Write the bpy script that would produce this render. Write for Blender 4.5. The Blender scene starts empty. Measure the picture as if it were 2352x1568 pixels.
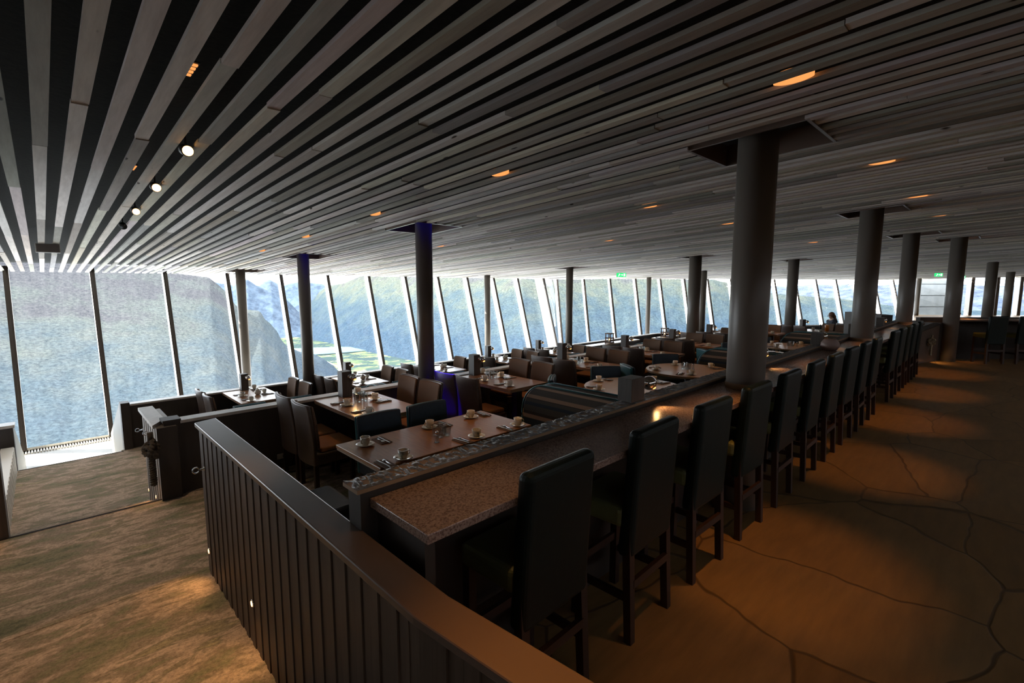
import bpy, bmesh, math, random
from mathutils import Vector, Matrix, noise
random.seed(7)
SC = bpy.context.scene
COL = SC.collection
PI = math.pi
R = math.radians

# ------------------------------------------------------------------ materials
def nmat(name):
    m = bpy.data.materials.new(name); m.use_nodes = True
    nt = m.node_tree; nt.nodes.clear()
    out = nt.nodes.new('ShaderNodeOutputMaterial')
    return m, nt, out
def N(nt, t, **kw):
    n = nt.nodes.new(t)
    for k, v in kw.items():
        if k in n.inputs.keys(): n.inputs[k].default_value = v
        else: setattr(n, k, v)
    return n
def L(nt, a, b): nt.links.new(a, b)
def c4(c): return (c[0], c[1], c[2], 1.0)
def pbsdf(nt, out, color=(.5,.5,.5), rough=.5, metal=0., spec=.5, **kw):
    b = nt.nodes.new('ShaderNodeBsdfPrincipled')
    b.inputs['Base Color'].default_value = c4(color)
    b.inputs['Roughness'].default_value = rough
    b.inputs['Metallic'].default_value = metal
    b.inputs['Specular IOR Level'].default_value = spec
    for k, v in kw.items(): b.inputs[k].default_value = v
    nt.links.new(b.outputs[0], out.inputs[0])
    return b
def coords(nt, scale=(1,1,1), kind='Object', rot=(0,0,0)):
    tc = nt.nodes.new('ShaderNodeTexCoord'); mp = nt.nodes.new('ShaderNodeMapping')
    mp.inputs['Scale'].default_value = scale; mp.inputs['Rotation'].default_value = rot
    nt.links.new(tc.outputs[kind], mp.inputs[0]); return mp.outputs[0]
def ramp(nt, fac, stops):
    r = nt.nodes.new('ShaderNodeValToRGB'); e = r.color_ramp.elements
    while len(e) > 1: e.remove(e[0])
    e[0].position = stops[0][0]; e[0].color = c4(stops[0][1])
    for p, c in stops[1:]:
        x = e.new(p); x.color = c4(c)
    nt.links.new(fac, r.inputs[0]); return r.outputs[0]
def noise_n(nt, vec, scale=5, detail=4, rough=.5, dist=0):
    n = nt.nodes.new('ShaderNodeTexNoise'); n.inputs['Scale'].default_value = scale
    n.inputs['Detail'].default_value = detail; n.inputs['Roughness'].default_value = rough
    n.inputs['Distortion'].default_value = dist
    if vec is not None: nt.links.new(vec, n.inputs['Vector'])
    return n.outputs['Fac']
def bump(nt, b, h, strength=.3, dist=.01):
    n = nt.nodes.new('ShaderNodeBump'); n.inputs['Strength'].default_value = strength
    n.inputs['Distance'].default_value = dist
    nt.links.new(h, n.inputs['Height']); nt.links.new(n.outputs[0], b.inputs['Normal'])
def mixc(nt, fac, a, b, blend='MIX'):
    m = nt.nodes.new('ShaderNodeMix'); m.data_type = 'RGBA'; m.blend_type = blend
    if hasattr(fac, 'is_linked'): nt.links.new(fac, m.inputs[0])
    else: m.inputs[0].default_value = fac
    for i, v in ((6, a), (7, b)):
        if hasattr(v, 'is_linked'): nt.links.new(v, m.inputs[i])
        else: m.inputs[i].default_value = c4(v)
    return m.outputs[2]

M = {}
def simple(name, color, rough=.5, metal=0., spec=.5, var=.0, vscale=8., stretch=(1,1,1), bmp=0., **kw):
    m, nt, out = nmat(name); b = pbsdf(nt, out, color, rough, metal, spec, **kw)
    if var or bmp:
        v = coords(nt, stretch); f = noise_n(nt, v, vscale, 6, .6)
        if var:
            lo = [max(0, c*(1-var)) for c in color]; hi = [c*(1+var) for c in color]
            L(nt, ramp(nt, f, [(.3, lo), (.7, hi)]), b.inputs['Base Color'])
        if bmp: bump(nt, b, f, bmp, .01)
    M[name] = m; return m
def emis(name, color, s):
    m, nt, out = nmat(name); e = N(nt, 'ShaderNodeEmission'); e.inputs[0].default_value = c4(color); e.inputs[1].default_value = s
    L(nt, e.outputs[0], out.inputs[0]); M[name] = m; return m

simple('table_wood', (.38,.185,.085), .28, var=.22, vscale=6, stretch=(1.2,14,1.2), bmp=.04)
simple('table_wood_pale', (.42,.27,.15), .3, var=.18, vscale=6, stretch=(14,1.2,1.2), bmp=.04)
simple('table_edge', (.30,.19,.11), .5, var=.1)
simple('dark_wood', (.035,.02,.012), .5, var=.3, vscale=5, stretch=(6,6,.6))
simple('leg_wood', (.03,.012,.007), .45, var=.3, vscale=5, stretch=(6,6,.6))
simple('leather_brown', (.085,.058,.045), .36, var=.12, vscale=30, bmp=.05)
simple('leather_teal', (.018,.12,.145), .4, var=.12, vscale=30, bmp=.05)
simple('leather_navy', (.010,.026,.042), .45, var=.12, vscale=30, bmp=.05)
simple('leather_bottle', (.006,.012,.011), .42, spec=.22, var=.12, vscale=30, bmp=.05)
simple('stool_seat', (.12,.13,.05), .5)
simple('seat_tan', (.36,.16,.055), .55, var=.1)
simple('wall_dark', (.038,.028,.022), .55, var=.2, vscale=4, stretch=(3,3,.5))
simple('groove_wood', (.085,.062,.046), .5, spec=.3, var=.25, vscale=4, stretch=(8,8,.6))
simple('groove_lit', (.24,.20,.165), .5, var=.2, vscale=4, stretch=(8,8,.6))  # grooved wood lightened for the stair wall, its daylight painted into the colour
simple('cap_paint', (.13,.09,.07), .3, var=.08, vscale=3)
simple('cap_white', (.58,.53,.48), .45, var=.12, vscale=14, bmp=.1)
simple('block_wood', (.07,.06,.052), .5, var=.25, vscale=10, stretch=(5,5,.4))
simple('column_paint', (.15,.13,.11), .36, spec=.4)
simple('frame_white', (.82,.79,.72), .5)
simple('frame_dark', (.07,.055,.045), .5)
simple('china', (.74,.68,.58), .16, spec=.6)
simple('chrome', (.75,.73,.7), .06, 1.)
simple('steel', (.6,.6,.6), .22, 1.)
simple('napkin', (.16,.10,.07), .8, var=.15, vscale=40)
simple('black_metal', (.01,.01,.01), .45)
simple('plastic_grey', (.28,.27,.24), .5)
simple('pot_clay', (.30,.20,.17), .5, var=.2, vscale=6, bmp=.1)
simple('rope_dark', (.06,.045,.03), .85, var=.4, vscale=60, bmp=.4)
simple('rope_pale', (.34,.27,.18), .85, var=.3, vscale=60, bmp=.4)
simple('rust_wood', (.11,.05,.03), .7, var=.3, vscale=20)
simple('nosing', (.02,.014,.01), .9, spec=.1)
simple('ceiling_void', (.007,.008,.005), .95, var=.5, vscale=25, bmp=.5)
simple('zinc', (.24,.26,.27), .45, .15, var=.18, vscale=2.2)
simple('juice', (.75,.22,.02), .25)
simple('skin', (.50,.30,.21), .5); simple('hair', (.14,.06,.03), .5); simple('cloth_navy', (.02,.024,.035), .8)
simple('collar_white', (.6,.6,.6), .8); simple('cloth_black', (.015,.015,.017), .8)
simple('white_plastic', (.7,.7,.68), .4)
simple('screen', (.02,.02,.025), .1)
simple('wax', (.8,.75,.6), .4)
emis('lamp_warm', (1.,.50,.18), 2.8); emis('lamp_soft', (1.,.42,.12), 1.4); emis('lamp_dim', (1.,.36,.10), .55)
emis('blue_led', (.01,.0,1.), .24); emis('flame', (1.,.45,.1), 12.); emis('exit_green', (.02,.45,.12), 1.1); emis('exit_white', (.8,1.,.85), 1.6)

# ceiling boards (tone attribute)
def mk_board():
    m, nt, out = nmat('ceiling_board'); b = pbsdf(nt, out, (.5,.48,.45), .62, spec=.2)
    at = N(nt, 'ShaderNodeAttribute', attribute_name='tone')
    v = coords(nt, (9, .7, 9)); f = noise_n(nt, v, 3, 6, .65)
    base = ramp(nt, f, [(.3, (.52,.475,.44)), (.7, (.72,.675,.63))])
    col = mixc(nt, 1., base, at.outputs['Color'], 'MULTIPLY')
    v2 = coords(nt, (5, 1.6, 5)); vo = N(nt, 'ShaderNodeTexVoronoi'); vo.inputs['Scale'].default_value = 1.2
    L(nt, v2, vo.inputs['Vector'])
    k = ramp(nt, vo.outputs['Distance'], [(.045, (.08,.05,.03)), (.075, (1,1,1))])
    col = mixc(nt, 1., col, k, 'MULTIPLY')
    L(nt, col, b.inputs['Base Color']); M['ceiling_board'] = m
mk_board()
# carpet
def mk_carpet():
    m, nt, out = nmat('carpet'); b = pbsdf(nt, out, (.2,.15,.1), .95, spec=.15)
    v = coords(nt, (1, 2.4, 1), rot=(0,0,.12)); f = noise_n(nt, v, 2.3, 9, .66, .35)
    c1 = ramp(nt, f, [(.30, (.13,.13,.08)), (.42, (.32,.29,.18)), (.48, (.38,.29,.21)), (.55, (.68,.50,.37)), (.61, (.30,.25,.17)), (.72, (.66,.52,.30))])
    v2 = coords(nt, (1,1,1)); g = noise_n(nt, v2, 60, 5, .8)
    c2 = ramp(nt, g, [(.35, (.45,.45,.45)), (.6, (1,1,1))])
    L(nt, mixc(nt, .8, c1, c2, 'MULTIPLY'), b.inputs['Base Color']); bump(nt, b, g, .5, .01); M['carpet'] = m
mk_carpet()
# flagstones
def mk_flag(name, cells, joint, scale, rough, wscale=2.):
    m, nt, out = nmat(name); b = pbsdf(nt, out, (.3,.2,.1), rough)
    v = coords(nt, (1, 1.25, 1)); nz = N(nt, 'ShaderNodeTexNoise'); nz.inputs['Scale'].default_value = wscale; L(nt, v, nz.inputs['Vector'])
    ad = N(nt, 'ShaderNodeVectorMath', operation='MULTIPLY_ADD'); ad.inputs[1].default_value = (.22,.22,.0)
    L(nt, nz.outputs['Color'], ad.inputs[0]); L(nt, v, ad.inputs[2])
    vd = N(nt, 'ShaderNodeTexVoronoi', feature='DISTANCE_TO_EDGE'); vd.inputs['Scale'].default_value = scale; vd.inputs['Randomness'].default_value = 1.
    vc = N(nt, 'ShaderNodeTexVoronoi', feature='F1'); vc.inputs['Scale'].default_value = scale
    L(nt, ad.outputs[0], vd.inputs['Vector']); L(nt, ad.outputs[0], vc.inputs['Vector'])
    sep = N(nt, 'ShaderNodeSeparateColor'); L(nt, vc.outputs['Color'], sep.inputs[0])
    base = ramp(nt, sep.outputs[0], cells)
    f = noise_n(nt, coords(nt, (1, 5, 1)), 3, 8, .6)
    base = mixc(nt, .75, base, ramp(nt, f, [(.3, (.55,.55,.55)), (.7, (1.,1.,1.))]), 'MULTIPLY')
    j = ramp(nt, vd.outputs['Distance'], [(.005, (0,0,0)), (.011, (1,1,1))])
    L(nt, mixc(nt, j, joint, base), b.inputs['Base Color'])
    bump(nt, b, j, .3, .006); M[name] = m
mk_flag('flagstone', [(0,(.22,.12,.04)),(.4,(.30,.165,.058)),(.7,(.24,.135,.05)),(1,(.34,.195,.075))], (.10,.055,.022), .95, .40)
mk_flag('flagstone_pale', [(0,(.36,.34,.31)),(1,(.46,.44,.40))], (.3,.26,.22), 1.3, .6)
# counter
def mk_counter():
    m, nt, out = nmat('counter_stone'); b = pbsdf(nt, out, (.3,.2,.15), .27, spec=.5)
    g = noise_n(nt, coords(nt), 130, 3, .7)
    L(nt, ramp(nt, g, [(.38, (.14,.085,.065)), (.52, (.33,.22,.175)), (.7, (.40,.28,.22))]), b.inputs['Base Color']); M['counter_stone'] = m
mk_counter()
# split slate
def mk_slate():
    m, nt, out = nmat('split_slate'); b = pbsdf(nt, out, (.1,.1,.1), .42, spec=.55)
    f = noise_n(nt, coords(nt, (1,2.2,1)), 18, 8, .7, 1.); L(nt, ramp(nt, f, [(.3,(.06,.056,.055)),(.7,(.24,.225,.215))]), b.inputs['Base Color']); b.inputs['Roughness'].default_value = .33
    bump(nt, b, f, .9, .02); M['split_slate'] = m
mk_slate()
# woven fabric
def mk_weave():
    m, nt, out = nmat('woven_brown'); b = pbsdf(nt, out, (.2,.1,.06), .8, spec=.3)
    v = coords(nt); w = N(nt, 'ShaderNodeTexWave', bands_direction='Z'); w.inputs['Scale'].default_value = 55; w.inputs['Distortion'].default_value = 3; w.inputs['Detail Scale'].default_value = 3; L(nt, v, w.inputs[0])
    w2 = N(nt, 'ShaderNodeTexWave', bands_direction='X'); w2.inputs['Scale'].default_value = 50; w2.inputs['Distortion'].default_value = 3; L(nt, v, w2.inputs[0])
    mu = N(nt, 'ShaderNodeMath', operation='MULTIPLY'); L(nt, w.outputs['Fac'], mu.inputs[0]); L(nt, w2.outputs['Fac'], mu.inputs[1])
    L(nt, ramp(nt, mu.outputs[0], [(.1,(.10,.055,.034)),(.6,(.30,.18,.11))]), b.inputs['Base Color']); bump(nt, b, mu.outputs[0], .4, .004); M['woven_brown'] = m
mk_weave()
# striped upholstery (bands by height)
def mk_stripe():
    m, nt, out = nmat('striped_fabric'); b = pbsdf(nt, out, (.1,.1,.1), .75, spec=.3)
    tc = N(nt, 'ShaderNodeTexCoord'); s = N(nt, 'ShaderNodeSeparateXYZ'); L(nt, tc.outputs['Object'], s.inputs[0])
    mr = N(nt, 'ShaderNodeMapRange'); mr.inputs['From Min'].default_value = 0.; mr.inputs['From Max'].default_value = 1.; L(nt, s.outputs['Z'], mr.inputs['Value'])
    d1, d2, t, nv = (.028,.024,.020), (.055,.05,.043), (.27,.185,.13), (.016,.03,.045)
    r = ramp(nt, mr.outputs[0], [(0,nv),(.40,nv),(.41,t),(.435,t),(.445,nv),(.56,nv),(.57,t),(.605,t),(.615,d1),(.65,d2),(.72,nv),(.76,d2),(.80,d1),(.805,t),(.84,t),(.85,d2),(.92,d1),(.925,t),(.94,t),(.95,d2)])
    r.node.color_ramp.interpolation = 'CONSTANT'
    L(nt, r, b.inputs['Base Color']); M['striped_fabric'] = m
mk_stripe()
# drinking glass
def mk_glass():
    m, nt, out = nmat('tumbler_glass')
    g = N(nt, 'ShaderNodeBsdfGlossy'); g.inputs['Roughness'].default_value = .04; t = N(nt, 'ShaderNodeBsdfTransparent'); t.inputs[0].default_value = (.86,.88,.88,1)
    lw = N(nt, 'ShaderNodeLayerWeight'); lw.inputs['Blend'].default_value = .38; mx = N(nt, 'ShaderNodeMixShader')
    L(nt, lw.outputs['Facing'], mx.inputs[0]); L(nt, t.outputs[0], mx.inputs[1]); L(nt, g.outputs[0], mx.inputs[2]); L(nt, mx.outputs[0], out.inputs[0]); M['tumbler_glass'] = m
    m, nt, out = nmat('window_glass')
    t = N(nt, 'ShaderNodeBsdfTransparent'); t.inputs[0].default_value = (.93,.95,.94,1)
    d = N(nt, 'ShaderNodeBsdfTranslucent'); d.inputs[0].default_value = (.9,.9,.95,1)
    v = coords(nt, (2.2, 2.2, .25)); f = noise_n(nt, v, 2.6, 5, .65)
    dr = N(nt, 'ShaderNodeMapRange'); dr.inputs['From Min'].default_value = .35; dr.inputs['From Max'].default_value = .75; dr.inputs['To Min'].default_value = .008; dr.inputs['To Max'].default_value = .02
    L(nt, f, dr.inputs['Value']); m1 = N(nt, 'ShaderNodeMixShader'); L(nt, dr.outputs[0], m1.inputs[0]); L(nt, t.outputs[0], m1.inputs[1]); L(nt, d.outputs[0], m1.inputs[2])
    g = N(nt, 'ShaderNodeBsdfGlossy'); g.inputs['Roughness'].default_value = .02; fr = N(nt, 'ShaderNodeFresnel'); ge = N(nt, 'ShaderNodeNewGeometry'); mi = N(nt, 'ShaderNodeMapRange')
    mi.inputs['To Min'].default_value = 1.33; mi.inputs['To Max'].default_value = 1/1.33; L(nt, ge.outputs['Backfacing'], mi.inputs['Value']); L(nt, mi.outputs[0], fr.inputs[0])
    m2 = N(nt, 'ShaderNodeMixShader'); L(nt, fr.outputs[0], m2.inputs[0]); L(nt, m1.outputs[0], m2.inputs[1]); L(nt, g.outputs[0], m2.inputs[2]); L(nt, m2.outputs[0], out.inputs[0]); M['window_glass'] = m
mk_glass()
# landscape: aerial haze is put into the bluish slope colours
def mk_land(name, lo, mid, hi, zlo, zhi, snow=None, snz=(0,1), sscale=1., fscale=.012, snow_thr=.6, rock=(.13,.115,.10)):
    m, nt, out = nmat(name); b = pbsdf(nt, out, lo, 1., spec=.0)
    tc = N(nt, 'ShaderNodeTexCoord'); s = N(nt, 'ShaderNodeSeparateXYZ'); L(nt, tc.outputs['Object'], s.inputs[0])
    nz = noise_n(nt, tc.outputs['Object'], .0016*sscale, 8, .65); fine = noise_n(nt, tc.outputs['Object'], fscale, 6, .75)
    mr = N(nt, 'ShaderNodeMapRange'); mr.inputs['From Min'].default_value = zlo; mr.inputs['From Max'].default_value = zhi; L(nt, s.outputs['Z'], mr.inputs['Value'])
    ad = N(nt, 'ShaderNodeMath', operation='MULTIPLY_ADD'); ad.inputs[1].default_value = 1.3; L(nt, nz, ad.inputs[0]); L(nt, mr.outputs[0], ad.inputs[2])
    sb = N(nt, 'ShaderNodeMath', operation='SUBTRACT'); sb.inputs[1].default_value = .65; L(nt, ad.outputs[0], sb.inputs[0])
    c = ramp(nt, sb.outputs[0], [(.1, lo), (.5, mid), (.8, hi), (.98, rock)])
    c = mixc(nt, 1., c, ramp(nt, fine, [(.36,(.52,.56,.60)),(.62,(1.34,1.32,1.26))]), 'MULTIPLY')
    if snow:
        sn = noise_n(nt, coords(nt, (1,1,2.)), .0035*sscale, 7, .62, .6)
        mz = N(nt, 'ShaderNodeMapRange'); mz.inputs['From Min'].default_value = snz[0]; mz.inputs['From Max'].default_value = snz[1]; mz.inputs['To Max'].default_value = .3; L(nt, s.outputs['Z'], mz.inputs['Value'])
        a2 = N(nt, 'ShaderNodeMath', operation='ADD'); L(nt, sn, a2.inputs[0]); L(nt, mz.outputs[0], a2.inputs[1])
        k = ramp(nt, a2.outputs[0], [(snow_thr, (0,0,0)), (snow_thr+.02, (1,1,1))])
        c = mixc(nt, k, c, snow)
    L(nt, c, b.inputs['Base Color']); bump(nt, b, fine, .5, 6.); M[name] = m
mk_land('forest_slope_hazed', (.026,.043,.064), (.040,.055,.066), (.062,.069,.066), -700, 40, (.6,.6,.6), (-100,900), 2.4, .10, .76, (.05,.05,.055))
mk_land('valley_side_hazed', (.020,.036,.056), (.034,.050,.058), (.062,.070,.058), -800, 250, (.6,.6,.65), (-100,900), 1.6, .04, .735, (.05,.052,.055))
mk_land('far_range_hazed', (.062,.088,.125), (.064,.09,.128), (.070,.094,.13), -900, 400, (.5,.52,.56), (-200,300), .5, .006, .80, (.045,.055,.07))  # paler and bluer base colour carries the distance haze
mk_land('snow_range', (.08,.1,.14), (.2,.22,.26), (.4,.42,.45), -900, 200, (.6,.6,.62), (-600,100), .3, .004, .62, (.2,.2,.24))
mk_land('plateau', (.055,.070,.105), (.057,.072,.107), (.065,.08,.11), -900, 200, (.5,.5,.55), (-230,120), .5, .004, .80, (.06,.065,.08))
def mk_fields():
    m, nt, out = nmat('farm_fields'); b = pbsdf(nt, out, (.2,.3,.1), 1., spec=0)
    v = coords(nt, (1, 1.6, 1), rot=(0,0,.6)); vo = N(nt, 'ShaderNodeTexVoronoi', feature='F1'); vo.inputs['Scale'].default_value = .0095; L(nt, v, vo.inputs['Vector'])
    s = N(nt, 'ShaderNodeSeparateColor'); L(nt, vo.outputs['Color'], s.inputs[0])
    c = ramp(nt, s.outputs[0], [(0,(.03,.05,.04)),(.3,(.035,.055,.04)),(.36,(.075,.10,.05)),(.6,(.10,.12,.06)),(.8,(.06,.085,.045)),(.9,(.12,.115,.085))]); c.node.color_ramp.interpolation = 'CONSTANT'
    f = noise_n(nt, coords(nt), .004, 8, .7); k = ramp(nt, f, [(.5,(0,0,0)),(.54,(1,1,1))])
    c = mixc(nt, k, c, (.022,.038,.04)); L(nt, c, b.inputs['Base Color']); M['farm_fields'] = m
mk_fields()
simple('lake_water', (.07,.13,.14), .7, spec=.05, var=.1, vscale=.002)

# ------------------------------------------------------------------ mesh helpers
class MB:
    def __init__(s): s.bm = bmesh.new(); s.tone = {}
    def box(s, x0, x1, y0, y1, z0, z1, mat4=None):
        P = [(x0,y0,z0),(x1,y0,z0),(x1,y1,z0),(x0,y1,z0),(x0,y0,z1),(x1,y0,z1),(x1,y1,z1),(x0,y1,z1)]
        return s.hexa(P, mat4)
    def hexa(s, P, mat4=None):
        vs = [s.bm.verts.new(mat4 @ Vector(p) if mat4 else p) for p in P]
        for f in ((3,2,1,0),(4,5,6,7),(0,1,5,4),(1,2,6,5),(2,3,7,6),(3,0,4,7)): s.bm.faces.new([vs[i] for i in f])
        return vs
    def prism(s, poly, z0, z1):
        """poly CCW list of (x,y); z0,z1 numbers or lists"""
        n = len(poly); a = z0 if isinstance(z0, (list, tuple)) else [z0]*n; b = z1 if isinstance(z1, (list, tuple)) else [z1]*n
        lo = [s.bm.verts.new((p[0],p[1],a[i])) for i, p in enumerate(poly)]; hi = [s.bm.verts.new((p[0],p[1],b[i])) for i, p in enumerate(poly)]
        s.bm.faces.new(lo[::-1]); s.bm.faces.new(hi)
        for i in range(n): j = (i+1) % n; s.bm.faces.new([lo[i],lo[j],hi[j],hi[i]])
    def lathe(s, prof, seg=20, c=(0,0,0), mat4=None, cap=True):
        rings = []
        for r, z in prof:
            ring = []
            for i in range(seg):
                a = 2*PI*i/seg; p = Vector((c[0]+r*math.cos(a), c[1]+r*math.sin(a), c[2]+z))
                ring.append(s.bm.verts.new(mat4 @ p if mat4 else p))
            rings.append(ring)
        for k in range(len(rings)-1):
            for i in range(seg): j = (i+1) % seg; s.bm.faces.new([rings[k][i],rings[k][j],rings[k+1][j],rings[k+1][i]])
        if cap:
            if prof[0][0] > 1e-4: s.bm.faces.new(rings[0][::-1])
            if prof[-1][0] > 1e-4: s.bm.faces.new(rings[-1])
    def tube(s, pts, r, seg=8, closed=False):
        pts = [Vector(p) for p in pts]; n = len(pts); rings = []; up = Vector((0,0,1))
        for k, p in enumerate(pts):
            t = (pts[(k+1) % n if closed else min(k+1, n-1)] - pts[(k-1) % n if closed else max(k-1, 0)]).normalized()
            u = t.cross(up)
            if u.length < 1e-3: u = t.cross(Vector((1,0,0)))
            u.normalize(); v = t.cross(u); rr = r[k] if isinstance(r, list) else r
            rings.append([s.bm.verts.new(p + rr*(math.cos(2*PI*i/seg)*u + math.sin(2*PI*i/seg)*v)) for i in range(seg)])
        for k in range(n if closed else n-1):
            A, B = rings[k], rings[(k+1) % n]
            for i in range(seg): j = (i+1) % seg; s.bm.faces.new([A[i],A[j],B[j],B[i]])
        if not closed: s.bm.faces.new(rings[0][::-1]); s.bm.faces.new(rings[-1])
    def sphere(s, c, r, seg=16, rings=10, sc=(1,1,1)):
        prof = [(max(1e-5, r*math.sin(PI*k/rings)), -r*math.cos(PI*k/rings)) for k in range(rings+1)]
        m = Matrix.Translation(c) @ Matrix.Diagonal((*sc, 1)); s.lathe(prof, seg, mat4=m, cap=False)
    def slab(s, w, z0, z1, th, bow=.0, lean=0., y=0., nu=8, nz=5, crown=0., taper=0.):
        """curved upright slab: width w along x, height z0..z1, thickness th (outer face towards -y)"""
        F = {}; 
        for side in (0, 1):
            for i in range(nu+1):
                u = -1+2*i/nu
                for k in range(nz+1):
                    t = k/nz; ww = w*(1-taper*t)/2
                    yy = y - bow*(1-u*u) - lean*t*t + (th if side else 0); zz = z0+(z1-z0)*t - crown*u*u*t
                    F[side,i,k] = s.bm.verts.new((u*ww, yy, zz))
        for i in range(nu):
            for k in range(nz):
                s.bm.faces.new([F[0,i,k],F[0,i+1,k],F[0,i+1,k+1],F[0,i,k+1]]); s.bm.faces.new([F[1,i,k+1],F[1,i+1,k+1],F[1,i+1,k],F[1,i,k]])
            s.bm.faces.new([F[0,i,nz],F[0,i+1,nz],F[1,i+1,nz],F[1,i,nz]]); s.bm.faces.new([F[1,i,0],F[1,i+1,0],F[0,i+1,0],F[0,i,0]])
        for k in range(nz):
            s.bm.faces.new([F[1,0,k],F[0,0,k],F[0,0,k+1],F[1,0,k+1]][::-1]); s.bm.faces.new([F[0,nu,k],F[1,nu,k],F[1,nu,k+1],F[0,nu,k+1]])
    def build(s, name, mat, parent=None, loc=(0,0,0), smooth=False, bev=0, seg=2, mats=None):
        bmesh.ops.recalc_face_normals(s.bm, faces=s.bm.faces)
        me = bpy.data.meshes.new(name); s.bm.to_mesh(me); s.bm.free()
        for x in ([mat] if not mats else mats): me.materials.append(M[x])
        o = bpy.data.objects.new(name, me); COL.objects.link(o); o.location = loc
        if parent: o.parent = parent
        if smooth: me.polygons.foreach_set('use_smooth', [True]*len(me.polygons))
        if bev:
            b = o.modifiers.new('bevel', 'BEVEL'); b.width = bev; b.segments = seg; b.limit_method = 'ANGLE'; b.angle_limit = R(40)
        return o
def empty(name, loc=(0,0,0), rz=0.):
    o = bpy.data.objects.new(name, None); COL.objects.link(o); o.location = loc; o.rotation_euler = (0,0,rz); o.empty_display_size = .1; return o
def tag(o, label=None, cat=None, group=None, kind=None):
    for k, v in (('label',label),('category',cat),('group',group),('kind',kind)):
        if v: o[k] = v
    return o
def struct(o): o['kind'] = 'structure'; return o
KIDS = {}
def kids(o):
    if o.name not in KIDS: KIDS[o.name] = [c for c in COL.objects if c.parent == o]
    return KIDS[o.name]
def dup(o, loc, rz, label, cat=None, group=None):
    c = o.copy(); COL.objects.link(c); c.location = loc; c.rotation_euler = (0,0,rz)
    for ch in kids(o):
        d = ch.copy(); COL.objects.link(d); d.parent = c
        for g in kids(ch):
            e = g.copy(); COL.objects.link(e); e.parent = d
    c['label'] = label
    if cat: c['category'] = cat
    if group: c['group'] = group
    return c
PROTO = {}
def place(kind, loc, rz, label, cat, group=None):
    """first time moves the prototype itself, afterwards copies it with its parts"""
    o, used = PROTO[kind]
    if not used:
        PROTO[kind][1] = True; o.location = loc; o.rotation_euler = (0,0,rz)
        tag(o, label, cat, group); return o
    return dup(o, loc, rz, label, cat, group)

# ------------------------------------------------------------------ geometry of the place
# x runs along the glass front and the bar, y towards the glass front; camera at the origin
N2 = (.5, .866); D2 = .5*19.5 + .866*15.
ZB, ZC, ZD = -.38, -1.0, -1.72            # floor levels of the terraces (bar floor is 0)
def ceil(x, y): return min(2.803-.0525*y, 2.04+.0525*(D2-(N2[0]*x+N2[1]*y)))
FDIR = (.866, -.5)
# --- ceiling: dark void above and boards
HOLES = [(3.59,4.25,1.0,1.77),(3.58,4.28,5.42,6.2),(3.58,4.28,9.45,10.25),(3.5,4.2,13.35,14.1),(8.13,8.8,1.08,1.8),(12.4,13.1,1.08,1.85),(14.75,15.4,.6,1.3),
         (12.1,12.9,9.6,10.4),(12.5,13.3,5.6,6.4),(17.4,18.2,4.6,5.4)]
def ymax_at(x):
    y = min(15.12, (D2-.5*x)/.866) if x > 17 else 15.12
    if x > 38.4: y = min(y, 40.15-x)
    elif x > 36.8: y = min(y, 5.-(x-36.8)*2.03)
    return y
mb = MB(); bt = []
x = -8.043; bi = 0; lay = mb.bm.loops.layers.color.new('tone')
while x < 44:
    rnd = random.Random(bi); y = -6.0 + rnd.random()*3.5; ye = ymax_at(x+.035); y0 = -6.0
    while y0 < ye:
        y1 = min(ye, y); L_ = y1
        segs = [(y0, y1)]
        for hx0,hx1,hy0,hy1 in HOLES:
            if hx0-.05 < x+.035 < hx1+.05:
                ns = []
                for a, b in segs:
                    if b <= hy0 or a >= hy1: ns.append((a, b))
                    else:
                        if a < hy0-.05: ns.append((a, hy0))
                        if b > hy1+.05: ns.append((hy1, b))
                segs = ns
        dz = rnd.uniform(-.006, .003); dx = rnd.uniform(-.004, .004); t = rnd.uniform(.64, 1.1); tc = (t*rnd.uniform(.97,1.04), t, t*rnd.uniform(.92,1.03), 1)
        for a, b in segs:
            a2 = a+.003; n = max(1, int((b-a2)/2.5)+1) if x > 14 else 1
            for q in range(n):
                ya = a2+(b-a2)*q/n; yb = a2+(b-a2)*(q+1)/n; za = ceil(x,ya)+dz; zb = ceil(x,yb)+dz; X0 = x+dx; X1 = X0+.068
                vs = mb.hexa([(X0,ya,za),(X1,ya,za),(X1,yb,zb),(X0,yb,zb),(X0,ya,za+.022),(X1,ya,za+.022),(X1,yb,zb+.022),(X0,yb,zb+.022)])
                for f in vs[0].link_faces[:] + vs[6].link_faces[:]:
                    for lp in f.loops: lp[lay] = tc
        y0 = y1; y += rnd.uniform(2.6, 4.6)
    x += .1525; bi += 1
boards = struct(mb.build('ceiling', 'ceiling_board'))
mb = MB(); g = {}
xs = [-9+i*1.5 for i in range(37)]; ys = [-7+i*1.0 for i in range(25)]
for i, xx in enumerate(xs):
    for j, yy in enumerate(ys): yy = min(yy, ymax_at(xx)+.0); g[i,j] = mb.bm.verts.new((xx, yy, ceil(xx,yy)+.19))
for i in range(len(xs)-1):
    for j in range(len(ys)-1):
        if ys[j+1] <= ymax_at(xs[i+1])+1.: mb.bm.faces.new([g[i,j],g[i+1,j],g[i+1,j+1],g[i,j+1]])
void = mb.build('ceiling_void', 'ceiling_void', boards)
sol = void.modifiers.new('t', 'SOLIDIFY'); sol.thickness = .3; sol.offset = 1
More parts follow.
